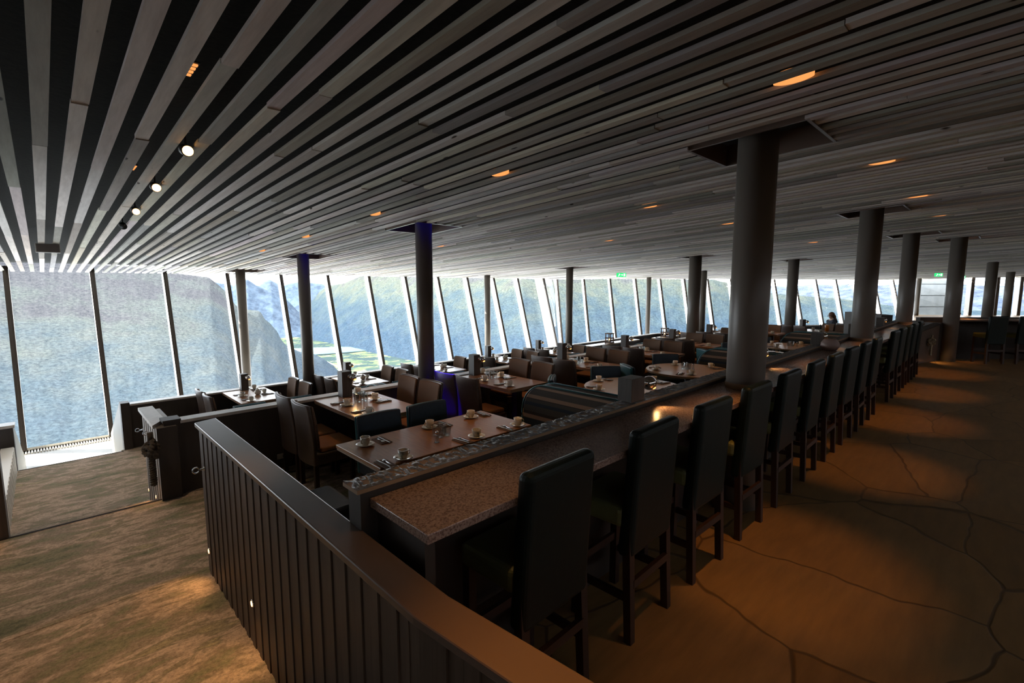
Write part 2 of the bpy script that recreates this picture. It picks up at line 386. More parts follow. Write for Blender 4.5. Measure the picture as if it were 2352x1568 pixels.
# recess frames round the column heads
mb = MB()
for hx0,hx1,hy0,hy1 in HOLES:
    for a in ((hx0-.02,hx0,hy0-.02,hy1+.02),(hx1,hx1+.02,hy0-.02,hy1+.02),(hx0,hx1,hy0-.02,hy0),(hx0,hx1,hy1,hy1+.02)):
        zz = ceil(a[0],a[2]); z2 = ceil(a[0],a[3])
        mb.hexa([(a[0],a[2],zz-.006),(a[1],a[2],zz-.006),(a[1],a[3],z2-.006),(a[0],a[3],z2-.006),(a[0],a[2],zz+.16),(a[1],a[2],zz+.16),(a[1],a[3],z2+.16),(a[0],a[3],z2+.16)])
mb.build('recess_trim', 'cap_paint', boards)
# blue light inside two recesses
for (hx0,hx1,hy0,hy1) in (HOLES[1], HOLES[2]):
    m = MB(); m.box(hx0+.01,hx1-.01,hy0+.01,hy0+.30,ceil(hx0,hy0)+.10,ceil(hx0,hy0)+.12)
    tag(m.build('recess_light', 'blue_led'), 'blue light in the ceiling recess of the '+('column by the window row' if hy0>8 else 'dark middle column'), 'light', 'blue lit ceiling recesses')

# --- floors
def slab_floor(name, poly, z, mat, th=.12):
    m = MB(); m.prism(poly, z-th, z); return struct(m.build(name, mat))
def off(d, x):  # y on the line n.p = D2-d
    return (D2-d-.5*x)/.866
slab_floor('floor', [(.70,-8),(44.3,-8),(44.3,-5.6),(43.1,-3.4),(41.5,-1.6),(40.2,-.2),(39.2,.75),(38.2,1.75),(36.8,3.9),(34,3.6),(26.,1.62),(.70,1.62)], 0, 'flagstone', .3)
slab_floor('floor', [(-9,-8),(.70,-8),(.70,2.0),(-9,2.0)], 0, 'carpet', .3)
slab_floor('floor', [(-9,2.0),(.70,2.0),(.70,3.62),(-9,3.62)], -.19, 'carpet')
slab_floor('floor', [(-9,3.62),(.74,3.62),(.74,5.64),(-9,5.64)], ZB, 'carpet')
xB = (D2-9.4-.866*5.70)/.5; xC = (D2-5.-.866*10.05)/.5
slab_floor('floor', [(.74,1.62),(26,1.62),(26.,off(9.4,26.)),(xB,5.70),(.74,5.70)], ZB-.001, 'carpet')
slab_floor('floor', [(.76,5.70),(xB,5.70),(26,off(9.4,26)),(34,off(9.4,26)-4.6),(34,off(5,34)),(xC,10.05),(.76,10.05)], ZC-.001, 'carpet')
slab_floor('floor', [(-9,7.1),(.76,7.1),(.76,9.95),(-9,9.95)], ZC, 'carpet')
slab_floor('floor', [(-9,9.96),(xC,9.96),(34,off(5,34)),(40,off(5,40)),(40,off(.9,40)),((D2-.9-.866*14.1)/.5,14.12),(-9,14.12)], ZD, 'flagstone_pale')
# steps of the aisle
for (ya, yb, za, zb, n) in ((5.64,7.1,ZB,ZC,4),(9.95,11.4,ZC,ZD,4)):
    for k in range(n):
        m = MB(); m.box(-.5,.76, ya+(yb-ya)*k/n, ya+(yb-ya)*(k+1)/n, zb, za-(za-zb)*(k+1)/(n+1)); struct(m.build('floor_step', 'carpet'))
m = MB(); m.box(-9,.70,3.60,3.64,ZB,-.188); struct(m.build('trim_1','carpet'))
m = MB(); m.box(-.43,.76,5.62,5.652,ZC,ZB+.002); struct(m.build('trim_2','nosing'))
m = MB(); m.box(-.43,.78,9.94,9.97,ZD,ZC+.002); struct(m.build('trim_3','nosing'))

# --- low walls
def grooved(m, ax, f, a0, a1, z0, z1, out, w=.085, d=.007, z1b=None):
    """vertical boards with shadow gaps on a face: ax='x' face at x=f running along y"""
    n = max(1, round(abs(a1-a0)/w)); s = (a1-a0)/n
    for i in range(n):
        p, q = a0+s*i+.004, a0+s*(i+1)-.004; dd = d*(1 if i % 2 else .35); zt = z1 if z1b is None else z1+(z1b-z1)*(i+.5)/n
        if ax == 'x': m.box(min(f,f+out*dd),max(f,f+out*dd),p,q,z0,zt)
        else: m.box(p,q,min(f,f+out*dd),max(f,f+out*dd),z0,zt)
def capx(name_parent, pts_l, pts_r, z, th, mat, name='cap'):
    m = MB(); poly = pts_l + pts_r[::-1]; m.prism(poly, z-th, z); return m.build(name, mat, name_parent, bev=.006)
# W1 : wall right of the aisle, bending towards the viewer
W1L = [(.65,3.62),(.65,1.05),(.83,-.6)]; W1R = [(.78,3.66),(.77,1.05),(.95,-.6)]
m = MB()
m.prism([(.67,3.60),(.67,1.05),(.76,1.05),(.76,3.60)], -.40, .79); m.prism([(.67,1.05),(.85,-.6),(.94,-.6),(.76,1.05)], -.3, .79)
grooved(m, 'x', .67, 1.1, 3.60, -.37, .78, -1, .056)
for k in range(28):
    t0, t1 = k/28, (k+1)/28-.006/1.6; e = .007*(1 if k % 2 else .35); p = lambda t: (.67+.18*t, 1.05-1.65*t)
    (x0,y0),(x1,y1) = p(t0), p(t1); m.prism([(x0,y0),(x1,y1),(x1-e,y1),(x0-e,y0)][::-1], -.3, .78)
w = struct(m.build('wall_aisle_right', 'groove_wood'))
capx(w, W1L, W1R, .82, .032, 'cap_paint')
m = MB(); m.box(.70,.775,3.60,3.64,-.40,.79); m.build('end_board','wall_dark',w)
m = MB(); m.box(.762,.80,1.68,3.58,-.38,.786); o = tag(m.build('upholstered_panel','leather_teal',bev=.012), 'thin teal upholstered panel lining the dining side of the aisle wall', 'upholstery')
# W2 stair wall + rope
m = MB(); m.box(.70,.86,5.66,6.55,ZC-.05,.335); grooved(m,'x',.70,5.62,6.55,ZC,.33,-1,.07)
m.box(.70,.86,5.60,5.66,ZB-.1,.335)
w = struct(m.build('wall_stair_right', 'groove_lit')); m = MB(); m.box(.695,.862,5.588,5.601,ZB-.1,.34); m.build('end_board','wall_dark',w); m = MB(); m.prism([(.67,5.62),(.80,5.85),(.80,6.58),(.67,6.58)][::1], .335, .37); m.build('cap','cap_white',w)
# P2 wall
def zigwall(name, ytop, x0, x1, x2, d, z0, z1, t, mat, capmat, capt=.03):
    yy = ytop; y2 = yy-(x2-x1)*.5774; sh = t*.2679
    m = MB(); m.prism([(x0,yy),(x1,yy),(x1+sh,yy+t),(x0,yy+t)], z0, z1-capt); m.prism([(x1,yy),(x2,y2),(x2+.5*t,y2+.866*t),(x1+sh,yy+t)], z0, z1-capt)
    w = struct(m.build(name, mat)); m = MB(); e = .015
    m.prism([(x0,yy-e),(x1,yy-e),(x2,y2-e),(x2+.5*t+e,y2+.866*t+e),(x1+sh,yy+t+e),(x0,yy+t+e)], z1-capt, z1); m.build('cap', capmat, w); return w
wp2 = zigwall('wall_middle', 5.68, .90, xB, 25.5, 9.4, ZC-.1, .37, .13, 'wall_dark', 'cap_white')
m = MB(); m.box(.765,.90,5.655,5.82,ZC-.1,.37); m.box(.755,.905,5.645,5.83,.37,.392); m.build('end_post','wall_dark',wp2)
wp1 = zigwall('wall_window_side', 10.05, .90, xC, 33., 5., ZD, -.25, .15, 'wall_dark', 'cap_white')
m = MB(); m.box(.80,.92,10.02,10.22,ZD,-.22); m.build('end_post','wall_dark',wp1)
m = MB(); m.prism([(.80,10.22),(.92,10.22),(.92,12.4),(.80,12.4)], ZD, [-.24,-.24,-1.25,-1.25]); struct(m.build('wall_lower_stair_right','plastic_grey'))
# left side of the aisle
m = MB(); m.box(-3.0,-.345,5.645,5.80,ZC,.45); grooved(m,'y',5.645,-3.,-.345,ZB,.43,-1,.09); wl = struct(m.build('wall_left_middle','groove_wood')); m = MB(); m.box(-3,-.335,5.62,5.82,.45,.48); m.build('cap','cap_white',wl)
m = MB(); m.box(-.58,-.45,5.80,9.9,ZC,-.62); grooved(m,'x',-.45,5.80,9.9,ZC,-.63,1,.09); struct(m.build('wall_stair_left','frame_white'))
m = MB(); m.box(-3.5,-.44,10.02,10.20,ZD,-.36); wl = struct(m.build('wall_left_window_side','wall_dark')); m = MB(); m.box(-3.5,-.42,10.0,10.24,-.36,-.32); m.build('cap','cap_white',wl)
m = MB(); m.prism([(-.54,10.20),(-.44,10.20),(-.44,12.6),(-.54,12.6)], ZD, [-.36,-.36,-1.5,-1.5]); struct(m.build('wall_lower_stair_left','plastic_grey'))
# bar wall with slate cap, under-counter panel
m = MB(); m.box(.765,13.15,1.567,1.660,ZB-.1,.966); wb = struct(m.build('wall_bar','wall_dark'))
m = MB(); NX = 1500; seg = [.75+ (13.1-.75)*(i/NX)**1.35 for i in range(NX+1)]; rows = [1.558,1.578,1.598,1.618,1.638,1.658,1.672]; gg = {}
for i, xx in enumerate(seg):
    for j, yy in enumerate(rows):
        h = .006*noise.fractal(Vector((xx*30,yy*60,0)), .6, 2.1, 4)+.003*noise.noise(Vector((xx*95,yy*95,2)))
        gg[i,j] = m.bm.verts.new((xx, yy, .978+(0 if j in (0,) else h)))
for i in range(NX):
    for j in range(6): m.bm.faces.new([gg[i,j],gg[i+1,j],gg[i+1,j+1],gg[i,j+1]])
m.build('slate_top','split_slate',wb)
m = MB(); m.box(.75,13.1,1.558,1.672,.962,.977); m.build('cap','table_edge',wb)
m = MB(); m.box(.80,3.3,1.198,1.565,.899,.934); m.box(3.3,13.12,1.198,1.565,.899,.934)
tag(m.build('bar_counter','counter_stone',bev=.004), 'long speckled stone bar counter running past the big column', 'counter')
m = MB(); m.box(.83,13.1,1.545,1.564,0,.895); m.box(.83,.87,1.26,1.545,0,.895); struct(m.build('wall_bar_front','wall_dark'))
# closing stair wall at the far end of the bar with slope
m = MB(); A = (13.17,1.43); B = (14.58,1.07); nx, ny = .247*.11, .969*.11
m.prism([A,B,(B[0]+nx,B[1]+ny),(A[0]+nx,A[1]+ny)], 0, [.64,.83,.83,.64]); wsx = struct(m.build('wall_stair_far','cap_paint'))
m = MB(); m.prism([(A[0]-.02,A[1]-.03),(B[0]+.03,B[1]-.03),(B[0]+nx+.03,B[1]+ny+.02),(A[0]+nx,A[1]+ny+.02)], [.64,.83,.83,.64], [.665,.855,.855,.665]); m.build('cap','dark_wood',wsx)
m = MB(); m.prism([(B[0],B[1]),(B[0]+.15,B[1]-.12),(B[0]+.9,B[1]+.8),(B[0]+.7,B[1]+.9)], 0, .86); struct(m.build('wall_stair_end','wall_dark'))
m = MB(); m.prism([(14.9,2.2),(15.1,2.0),(16.3,3.0),(16.1,3.2)], 0, .98); struct(m.build('wall_upper_right','wall_dark'))

# --- outer shell: hidden sides
m = MB(); m.box(-9,46,-8.2,-8,-.3,3.4); struct(m.build('wall_back','wall_dark'))
m = MB(); m.box(-9.2,-9,-8,15.2,-1.8,3.2); struct(m.build('wall_left','wall_dark'))

# --- glass front
def bay(p0, q0, p1, q1, first, idx, mw=.08, dep=.17, sill=True):
    """p0,p1: bottom points, q0,q1: top points of the pane (Vectors). mullion at the p0/q0 side"""
    m = MB(); vs = [m.bm.verts.new(v) for v in (p0,p1,q1,q0)]; m.bm.faces.new(vs)
    w = struct(m.build('window_%d' % idx, 'window_glass'))
    t = (p1-p0).normalized(); nrm = (q0-p0).cross(t).normalized()   # points in or out
    inn = Vector((-nrm.x, -nrm.y, -nrm.z))
    if inn.y > 0: inn = -inn
    m = MB(); a, b = p0, q0
    def bar(s0, s1, d0, d1):
        P = []
        for base in (a, b):
            P += [base+t*s0+inn*d0, base+t*s1+inn*d0, base+t*s1+inn*d1, base+t*s0+inn*d1]
        m.hexa(P)
    bar(-mw/2, mw/2, -.05, dep); w1 = m.build('mullion', 'frame_white', w)
    m = MB(); bar(-mw/2-.004, mw/2+.004, dep, dep+.03); bar(-.012,.012,dep+.03,dep+.05); m.build('mullion_shaded_face','frame_dark',w1)  # unlit inner face of the mullion, its shade put in as dark colour
    if sill:
        m = MB(); m.hexa([p0, p1, p1+inn*.12, p0+inn*.12]+[v+Vector((0,0,.05)) for v in (p0,p1,p1+inn*.12,p0+inn*.12)]); m.build('sill','frame_white',w)
    return w
LEAN = .285; ZT = 2.015; ZS = ZD
def fpt(x, z): return Vector((x, 15.12-LEAN*(ZT-z), z))
idx = 1; xk = [-.486+1.395*k for k in range(-6, 13)]
for i in range(len(xk)-1):
    bay(fpt(xk[i],ZS), fpt(xk[i],ZT+.05), fpt(xk[i+1],ZS), fpt(xk[i+1],ZT+.05), 0, idx); idx += 1
# corner return
c0 = xk[-1]; s2 = Vector((19.5-1.41*.866*1, 15.+1.41*.5*1, 0)); ZT2 = 2.06
def f2(k, z):
    d = LEAN*(ZT2-z); return Vector((19.5+1.41*.866*k-.5*d, 15.-1.41*.5*k-.866*d, z))
bay(fpt(c0,ZS), fpt(c0,ZT+.05), f2(-1.0,ZS), f2(-1.0,ZT2+.02), 0, idx, mw=.24, dep=.32); idx += 1
for k in range(-1, 15):
    bay(f2(k,ZS), f2(k,ZT2+.02), f2(k+1,ZS), f2(k+1,ZT2+.02), 0, idx); idx += 1
# upright glazing beyond
pts3 = [(f2(15,2).x, f2(15,2).y), (38.4,1.75), (39.4,.75), (40.35,-.2), (41.6,-1.6), (43.2,-3.4), (44.4,-5.6)]
for i in range(len(pts3)-1):
    a, b = pts3[i], pts3[i+1]
    if i == 0:
        a = (f2(15,0).x, f2(15,0).y)
    bay(Vector((a[0],a[1],-.6)), Vector((a[0],a[1],2.42)), Vector((b[0],b[1],-.6)), Vector((b[0],b[1],2.42)), 0, idx, mw=.16, dep=.25); idx += 1
m = MB(); m.prism([(38.3,1.4),(46,-7.0),(46.5,-7.0),(38.8,1.9)], 2.22, 2.9); struct(m.build('wall_right_lintel','cap_paint'))
m = MB(); m.box(43.5,46,-8,-5,0,3.); struct(m.build('wall_right','wall_dark'))
# floor grille along the glass
m = MB(); xx = -1.6
while xx < 2.2: m.box(xx, xx+.022, 13.72, 14.02, ZD+.002, ZD+.03); xx += .045
struct(m.build('floor_grille','frame_white'))

# --- metal clad sail outside
m = MB(); S = [(37.75,5.0,-1.6),(39.1,3.2,-1.6),(40.4,2.4,2.5),(38.75,4.1,2.5)]; nn = 6
for k in range(nn):
    a, b = k/nn, (k+1)/nn-.012
    def lp(p, q, t): return Vector([p[i]+(q[i]-p[i])*t for i in range(3)])
    bow = lambda t: Vector((-.25*math.sin(PI*t), -.15*math.sin(PI*t), 0))
    P = [lp(S[0],S[3],a)+bow(a), lp(S[1],S[2],a)+bow(a), lp(S[1],S[2],b)+bow(b), lp(S[0],S[3],b)+bow(b)]
    m.hexa(P+[p+Vector((.1,.1,0)) for p in P])
    P2 = [lp(S[0],S[3],a)+bow(a), lp(S[1],S[2],a)+bow(a), lp(S[1],S[2],min(1,b+.02))+bow(b), lp(S[0],S[3],min(1,b+.02))+bow(b)]; m.hexa([p+Vector((.04,.04,0)) for p in P2]+[p+Vector((.2,.2,0)) for p in P2])
tag(m.build('metal_cladding','zinc'), 'curved metal clad sail panel between the windows at the far right', 'cladding')

# ------------------------------------------------------------------ columns
COLS = [(3.80,1.36,.135,0,'big foreground column rising through the bar counter'),(8.25,1.42,.135,0,'second column through the bar counter'),
        (12.55,1.48,.135,0,'third column at the far end of the bar counter'),(14.72,.90,.145,0,'column beside the far sloping stair wall'),
        (3.78,5.60,.112,ZB,'dark column in the middle of the dining room lit blue at its head'),(3.80,9.86,.112,ZC,'column behind the window table with a blue recess at its head'),
        (3.705,13.75,.112,ZD,'leftmost slim column standing right at the glass front'),(12.0,13.66,.112,ZD,'slim column at the glass front near the facade corner'),
        (12.25,9.94,.112,ZC,'slim column beside the first lantern ledge'),(21.4,12.4,.112,ZD,'slim column in front of the angled glass front'),
        (12.73,6.0,.16,ZB,'left one of the pair of columns behind the striped sofa'),(19.77,8.96,.15,ZC,'right, thinner one of the pair of columns behind the striped sofa'),
        (17.61,5.0,.16,ZB,'column left of the standing woman'),(25.0,.56,.16,0,'slim column above the far right bar stools'),(33.4,.1,.16,0,'far right slim column between the end windows'),
        (36.2,3.75,.12,0,'thin far column left of the metal cladding')]
for (cx,cy,r,zb,lab) in COLS:
    m = MB(); m.lathe([(r,0),(r,ceil(cx,cy)+.17-zb)], 40); o = m.build('column','column_paint',smooth=True,loc=(cx,cy,zb))
    for p in o.data.polygons:
        if abs(p.normal.z) > .5: p.use_smooth = False
    tag(o, lab, 'column', 'round columns')
    if (cx,cy) in ((3.80,1.36),(8.25,1.42),(12.55,1.48)):
        m = MB(); m.lathe([(r+.006,.934),(r+.006,.975)], 40, cap=False); m.build('collar','table_edge',o,smooth=True)

# ------------------------------------------------------------------ furniture prototypes
def mk_brown():
    t = empty('dining_chair')
    m = MB(); m.slab(.44,.30,.92,.035,.035,.05,-.215,10,6,.0,.02); m.build('back_shell','leather_brown',t,smooth=True,bev=.012,seg=3)
    m = MB(); m.slab(.43,.46,.905,.03,.035,.05,-.178,10,6,.0,.02); m.build('backrest','woven_brown',t,smooth=True,bev=.01,seg=2)
    m = MB(); m.box(-.22,.22,-.20,.24,.30,.42); m.build('seat_base','leather_brown',t,bev=.02)
    m = MB(); m.box(-.205,.205,-.14,.235,.42,.47); m.build('seat','seat_tan',t,bev=.02,seg=3)
    for sx in (-1,1):
        for sy in (-1,1):
            m = MB(); m.box(sx*.19-.02,sx*.19+.02,sy*.19-.02,sy*.19+.02,0,.31); m.build('leg','dark_wood',t)
    return t
def mk_teal(name='armless_chair'):
    t = empty(name)
    m = MB(); m.slab(.47,.28,.84,.035,.012,.03,-.225,8,5,.006,0); m.build('back_shell','leather_teal',t,smooth=False,bev=.015,seg=3)
    m = MB(); m.slab(.475,.45,.845,.04,.012,.03,-.188,8,5,.006,0); m.build('backrest','leather_navy',t,bev=.018,seg=3)
    m = MB(); m.box(-.235,.235,-.19,.24,.28,.46); m.build('seat','leather_navy',t,bev=.03,seg=3)
    for sx in (-1,1):
        for sy in (-1,1):
            m = MB(); m.box(sx*.2-.018,sx*.2+.018,sy*.19-.018,sy*.19+.018,0,.29); m.build('leg','dark_wood',t)
    return t
def mk_stool():
    t = empty('bar_stool')
    m = MB()
    # upholstered back: tall tapered slab leaning back at the top
    w0, w1 = .205, .185
    m.hexa([(-w0,-.20,.42),(w0,-.20,.42),(w0,-.12,.42),(-w0,-.12,.42),(-w0*.98,-.235,1.045),(w0*.98,-.235,1.045),(w0*.98,-.165,1.045),(-w0*.98,-.165,1.045)])
    m.build('backrest','leather_bottle',t,bev=.028,seg=4)
    m = MB(); m.box(-.205,.205,-.15,.155,.56,.66); m.build('seat','stool_seat',t,bev=.025,seg=3)
    for sx in (-1,1):
        m = MB(); m.hexa([(sx*.185-.019,-.215,0),(sx*.185+.019,-.215,0),(sx*.185+.019,-.177,0),(sx*.185-.019,-.177,0),(sx*.18-.022,-.19,.58),(sx*.18+.022,-.19,.58),(sx*.18+.022,-.15,.58),(sx*.18-.022,-.15,.58)]); m.build('leg','leg_wood',t)
        m = MB(); m.box(sx*.18-.02,sx*.18+.02,.10,.14,0,.58); m.build('leg','leg_wood',t)
        m = MB(); m.box(sx*.183-.011,sx*.183+.011,-.18,.12,.20,.235); m.build('stretcher','leg_wood',t)
    m = MB(); m.box(-.17,.17,-.205,-.183,.27,.31); m.build('stretcher','leg_wood',t)
    m = MB(); m.box(-.17,.17,.11,.132,.27,.31); m.build('footrest','leg_wood',t)
    return t
def mk_table(L_, W_, topmat='table_wood', name='dining_table'):
    t = empty(name)
    m = MB(); m.box(-W_/2,W_/2,-L_/2,L_/2,.712,.74); m.build('tabletop',topmat,t,bev=.004)
    m = MB(); m.box(-W_/2+.005,W_/2-.005,-L_/2+.005,L_/2-.005,.694,.712); m.build('edge_band','table_edge',t)
    for s in (-1,1):
        m = MB(); m.box(-.05,.05,s*L_*.3-.05,s*L_*.3+.05,.03,.695); lg = m.build('leg','dark_wood',t)
        m = MB(); m.box(-W_*.33,W_*.33,s*L_*.3-.06,s*L_*.3+.06,0,.03); m.build('foot','black_metal',lg)
    return t
def mk_round(r=.66):
    t = empty('round_table')
    m = MB(); m.lathe([(r-.01,.705),(r,.712),(r,.735),(r-.006,.74)],64); m.build('tabletop','table_wood_pale',t)
    m = MB(); m.lathe([(.05,.03),(.05,.70)],20); m.build('pedestal','black_metal',t,smooth=True)
    m = MB(); m.lathe([(.28,0),(.27,.02),(.06,.035)],32); m.build('base','black_metal',t,smooth=True)
    return t
def arch_pts(h, d, r):
    return h
def mk_sofa(Lm=2.15, H=.98):
    """back panel at x=0 facing -x, running along y from 0 to Lm, far end rounded; seat towards +x"""
    t = empty('striped_sofa')
    prof = [(0,0),(0,H)]; n = 14; rr = .36
    for k in range(n+1):
        a = PI/2*(1-k/n); prof.append((Lm-rr+rr*math.cos(a), H-rr+rr*math.sin(a)))
    for k in range(1,n+1):
        a = -PI/2.2*k/n; prof.append((Lm-rr+rr*math.cos(a)*1.0, H-rr+rr*math.sin(a)*1.3))
    prof.append((Lm-.42,0))
    m = MB(); A_ = [m.bm.verts.new((0,p[0],p[1])) for p in prof]; B_ = [m.bm.verts.new((.17,p[0],p[1])) for p in prof]
    m.bm.faces.new(A_); m.bm.faces.new(B_[::-1])
    for i in range(len(prof)): j = (i+1) % len(prof); m.bm.faces.new([A_[i],B_[i],B_[j],A_[j]])
    m.build('backrest','striped_fabric',t,bev=.03,seg=3)
    m = MB(); m.tube([(-.004,p[0],p[1]) for p in prof[1:-1]],.009,6); m.tube([(.174,p[0],p[1]) for p in prof[1:-1]],.009,6); m.build('piping','leather_teal',t,smooth=True)
    m = MB(); m.box(.17,.68,.05,Lm-.35,.26,.45); m.build('seat','leather_teal',t,bev=.04,seg=3)
    m = MB(); m.box(.1,.62,.08,Lm-.45,0,.26); m.build('base','black_metal',t)
    return t
def mk_cup():
    t = empty('coffee_cup'); t.empty_display_size = .03
    m = MB(); m.lathe([(.024,.0),(.026,.004),(.037,.03),(.041,.068),(.0385,.068),(.034,.03),(.022,.008),(.0001,.007)],26); m.build('cup_body','china',t,smooth=True)
    m = MB(); m.tube([(.036+.022*math.sin(a), 0, .040+.019*math.cos(a)) for a in [PI*k/8 for k in range(9)]], .0038, 6); m.build('handle','china',t,smooth=True)
    return t
def mk_saucer():
    m = MB(); m.lathe([(.028,0),(.03,.003),(.055,.007),(.076,.014),(.077,.016),(.055,.011),(.03,.006),(.0001,.006)],32); return m.build('saucer','china',smooth=True)
def mk_napkin():
    m = MB(); m.box(-.05,.05,-.095,.095,0,.004); m.box(-.049,.047,-.094,.092,.0045,.007); return m.build('folded_napkin','napkin',bev=.001)
def mk_spoon():
    m = MB(); m.hexa([(-.006,-.07,.0),(.006,-.07,.0),(.0035,.03,.004),(-.0035,.03,.004),(-.006,-.07,.0025),(.006,-.07,.0025),(.0035,.03,.0065),(-.0035,.03,.0065)]); m.sphere((0,.05,.005),.018,12,8,(.75,1.25,.25)); return m.build('teaspoon','steel',smooth=True)
def mk_knife():
    m = MB(); m.box(-.006,.006,-.10,0,.0,.005); m.hexa([(-.008,0,.0),(.008,0,.0),(.002,.11,.0),(-.008,.10,.0),(-.008,0,.003),(.008,0,.003),(.002,.11,.002),(-.008,.10,.002)]); return m.build('table_knife','steel')
def mk_glass_t():
    m = MB(); m.lathe([(.026,0),(.036,.10),(.0335,.10),(.0245,.010),(.0001,.009)],10); o = m.build('tumbler','tumbler_glass'); return o
def mk_salt():
    t = empty('salt_shaker'); m = MB(); m.lathe([(.024,0),(.024,.006),(.014,.03),(.011,.07),(.014,.078)],12); m.build('glass_body','tumbler_glass',t)
    m = MB(); m.lathe([(.0145,.078),(.014,.092),(.007,.102),(.0001,.103)],14); m.build('lid','chrome',t,smooth=True); return t
def mk_pot():
    t = empty('sugar_pot'); m = MB(); m.lathe([(.03,0),(.05,.02),(.056,.045),(.05,.07),(.032,.085)],24); m.build('pot_body','china',t,smooth=True)
    m = MB(); m.lathe([(.034,.085),(.028,.098),(.008,.106),(.0001,.107)],20); m.sphere((0,0,.118),.012,12,8); m.build('lid','china',t,smooth=True); return t
def lamp_head(t, c, r=.043):
    m = MB(); m.sphere(c, r, 24, 14); g_ = m.build('lamp_globe','chrome',t,smooth=True)
    m = MB(); m.sphere((c[0]+.012,c[1]-.02,c[2]-.026), r*.52, 16, 8, (1,1,.6)); m.build('bulb','lamp_soft',g_,smooth=True)
def mk_post(h=.31, w=.125):
    t = empty('post_lamp')
    m = MB(); m.box(-w/2,w/2,-w/2,w/2,0,h); m.build('post','block_wood',t,bev=.002)
    m = MB(); m.lathe([(.026,0),(.026,.012),(.009,.016),(.009,.03)],16,mat4=Matrix.Translation((.03,-w/2,h-.06)) @ Matrix.Rotation(PI/2,4,'X')); m.build('bracket','chrome',t,smooth=True)
    lamp_head(t, (.045,-w/2-.062,h-.065)); return t
def mk_block():
    t = empty('block_lamp')
    m = MB(); m.box(-.075,.075,-.05,.05,0,.145); m.build('block','block_wood',t,bev=.002)
    m = MB(); m.lathe([(.030,0),(.030,.012),(.018,.03),(.009,.034),(.009,.05)],20,mat4=Matrix.Translation((.075,-.02,.098)) @ Matrix.Rotation(PI/2,4,'Y')); m.build('bracket','chrome',t,smooth=True)
    m = MB(); m.sphere((.165,-.03,.088), .046, 28, 18); g_ = m.build('lamp_globe','chrome',t,smooth=True)
    m = MB(); m.sphere((.172,-.045,.062), .026, 16, 8, (1,1,.5)); m.build('bulb','lamp_soft',g_,smooth=True); return t
for k, f in (('brown',mk_brown),('teal',mk_teal),('stool',mk_stool),('t2',lambda: mk_table(1.22,.72)),('round',mk_round),('sofa',mk_sofa),('cup',mk_cup),('saucer',mk_saucer),
             ('napkin',mk_napkin),('spoon',mk_spoon),('knife',mk_knife),('tumbler',mk_glass_t),('salt',mk_salt),('pot',mk_pot),('post',mk_post),('block',mk_block)):
    PROTO[k] = [f(), False]

# ------------------------------------------------------------------ lights
LN = 0
def spot(loc, target, power, size, color=(1.,.55,.2), blend=.8, rad=.03):
    global LN; LN += 1
    l = bpy.data.lights.new('lamp_light', 'SPOT'); l.energy = power; l.spot_size = R(size); l.spot_blend = blend; l.color = color; l.shadow_soft_size = rad
    o = bpy.data.objects.new('lamp_light', l); COL.objects.link(o); o.location = loc
    o.rotation_euler = (Vector(target)-Vector(loc)).to_track_quat('-Z','Y').to_euler(); return o

# ------------------------------------------------------------------ table settings
ORD = ['first','second','third','fourth','fifth','sixth','seventh','eighth','ninth','tenth']
def setting(cx, cy, z, rz, who, where, far=False, k=0):
    """one place: napkin + spoon, saucer + cup; rz = direction the guest faces"""
    Rm = Matrix.Rotation(rz, 4, 'Z'); 
    def at(dx, dy, dz=0): v = Rm @ Vector((dx,dy,0)); return (cx+v.x, cy+v.y, z+dz)
    j = random.uniform(-.12,.12)
    place('saucer', at(.11,.0), 0, 'cream saucer, '+where+', '+who, 'saucer', 'saucers laid on the tables')
    place('cup', at(.11,.0,.006), rz+random.choice((0,.5,-2.4,-.6)), 'cream coffee cup, '+where+', '+who, 'cup', 'coffee cups laid on the tables')
    place('napkin', at(-.05,-.01), rz+j*.5, 'folded brown napkin, '+where+', '+who, 'napkin', 'folded napkins laid on the tables')
    if not far:
        place('knife', at(-.065,-.005,.0075), rz+j*.5, 'steel knife on napkin, '+where+', '+who, 'knife', 'knives laid on the napkins')
    place('spoon', at(-.035,-.01,.0075), rz+j, 'steel teaspoon on napkin, '+where+', '+who, 'spoon', 'teaspoons laid on the napkins')
def glasses(cx, cy, z, who, n=4):
    for q in range(n):
        dx, dy = [(-.04,-.04),(.04,-.035),(-.035,.04),(.045,.042)][q]
        place('tumbler', (cx+dx,cy+dy,z), 0, 'ribbed tumbler, '+['front left','front right','back left','back right'][q]+' of cluster, '+who, 'glass', 'ribbed tumblers on the tables')

# front long table
T1 = mk_table(1.62, .75); T1.name = 'dining_table'; T1.location = (2.51,3.52,ZB); T1.rotation_euler = (0,0,PI/2)
tag(T1, 'long wooden dining table nearest the slate topped bar wall, laid for six', 'table', 'rectangular dining tables')
zt = ZB+.741
who = 'the long front table'
for (cx, cy, rz, wh) in ((1.98,3.70,PI,'far left place'),(2.66,3.74,PI,'far middle place'),(3.17,3.75,PI,'far right place'),(1.82,3.20,0,'near left place'),(2.58,3.22,0,'near middle place'),(3.10,3.22,0,'near right place')):
    setting(cx, cy, zt, rz, who, wh)
glasses(2.49,3.47,zt,who); place('salt',(2.35,3.34,zt),0,'glass salt shaker with metal lid on the long front table','salt shaker')
for i, xx in enumerate((2.30,2.87)): place('teal',(xx,4.05,ZB),PI,'dark teal leather chair, far side of the long front table, '+('left' if i==0 else 'right'),'chair','teal leather chairs')
bc = place('teal',(1.30,3.58,ZB),-PI/2,'blue grey upholstered chair at the left end of the long front table','chair','teal leather chairs')

bc.scale = (1.1,1.3,.96)

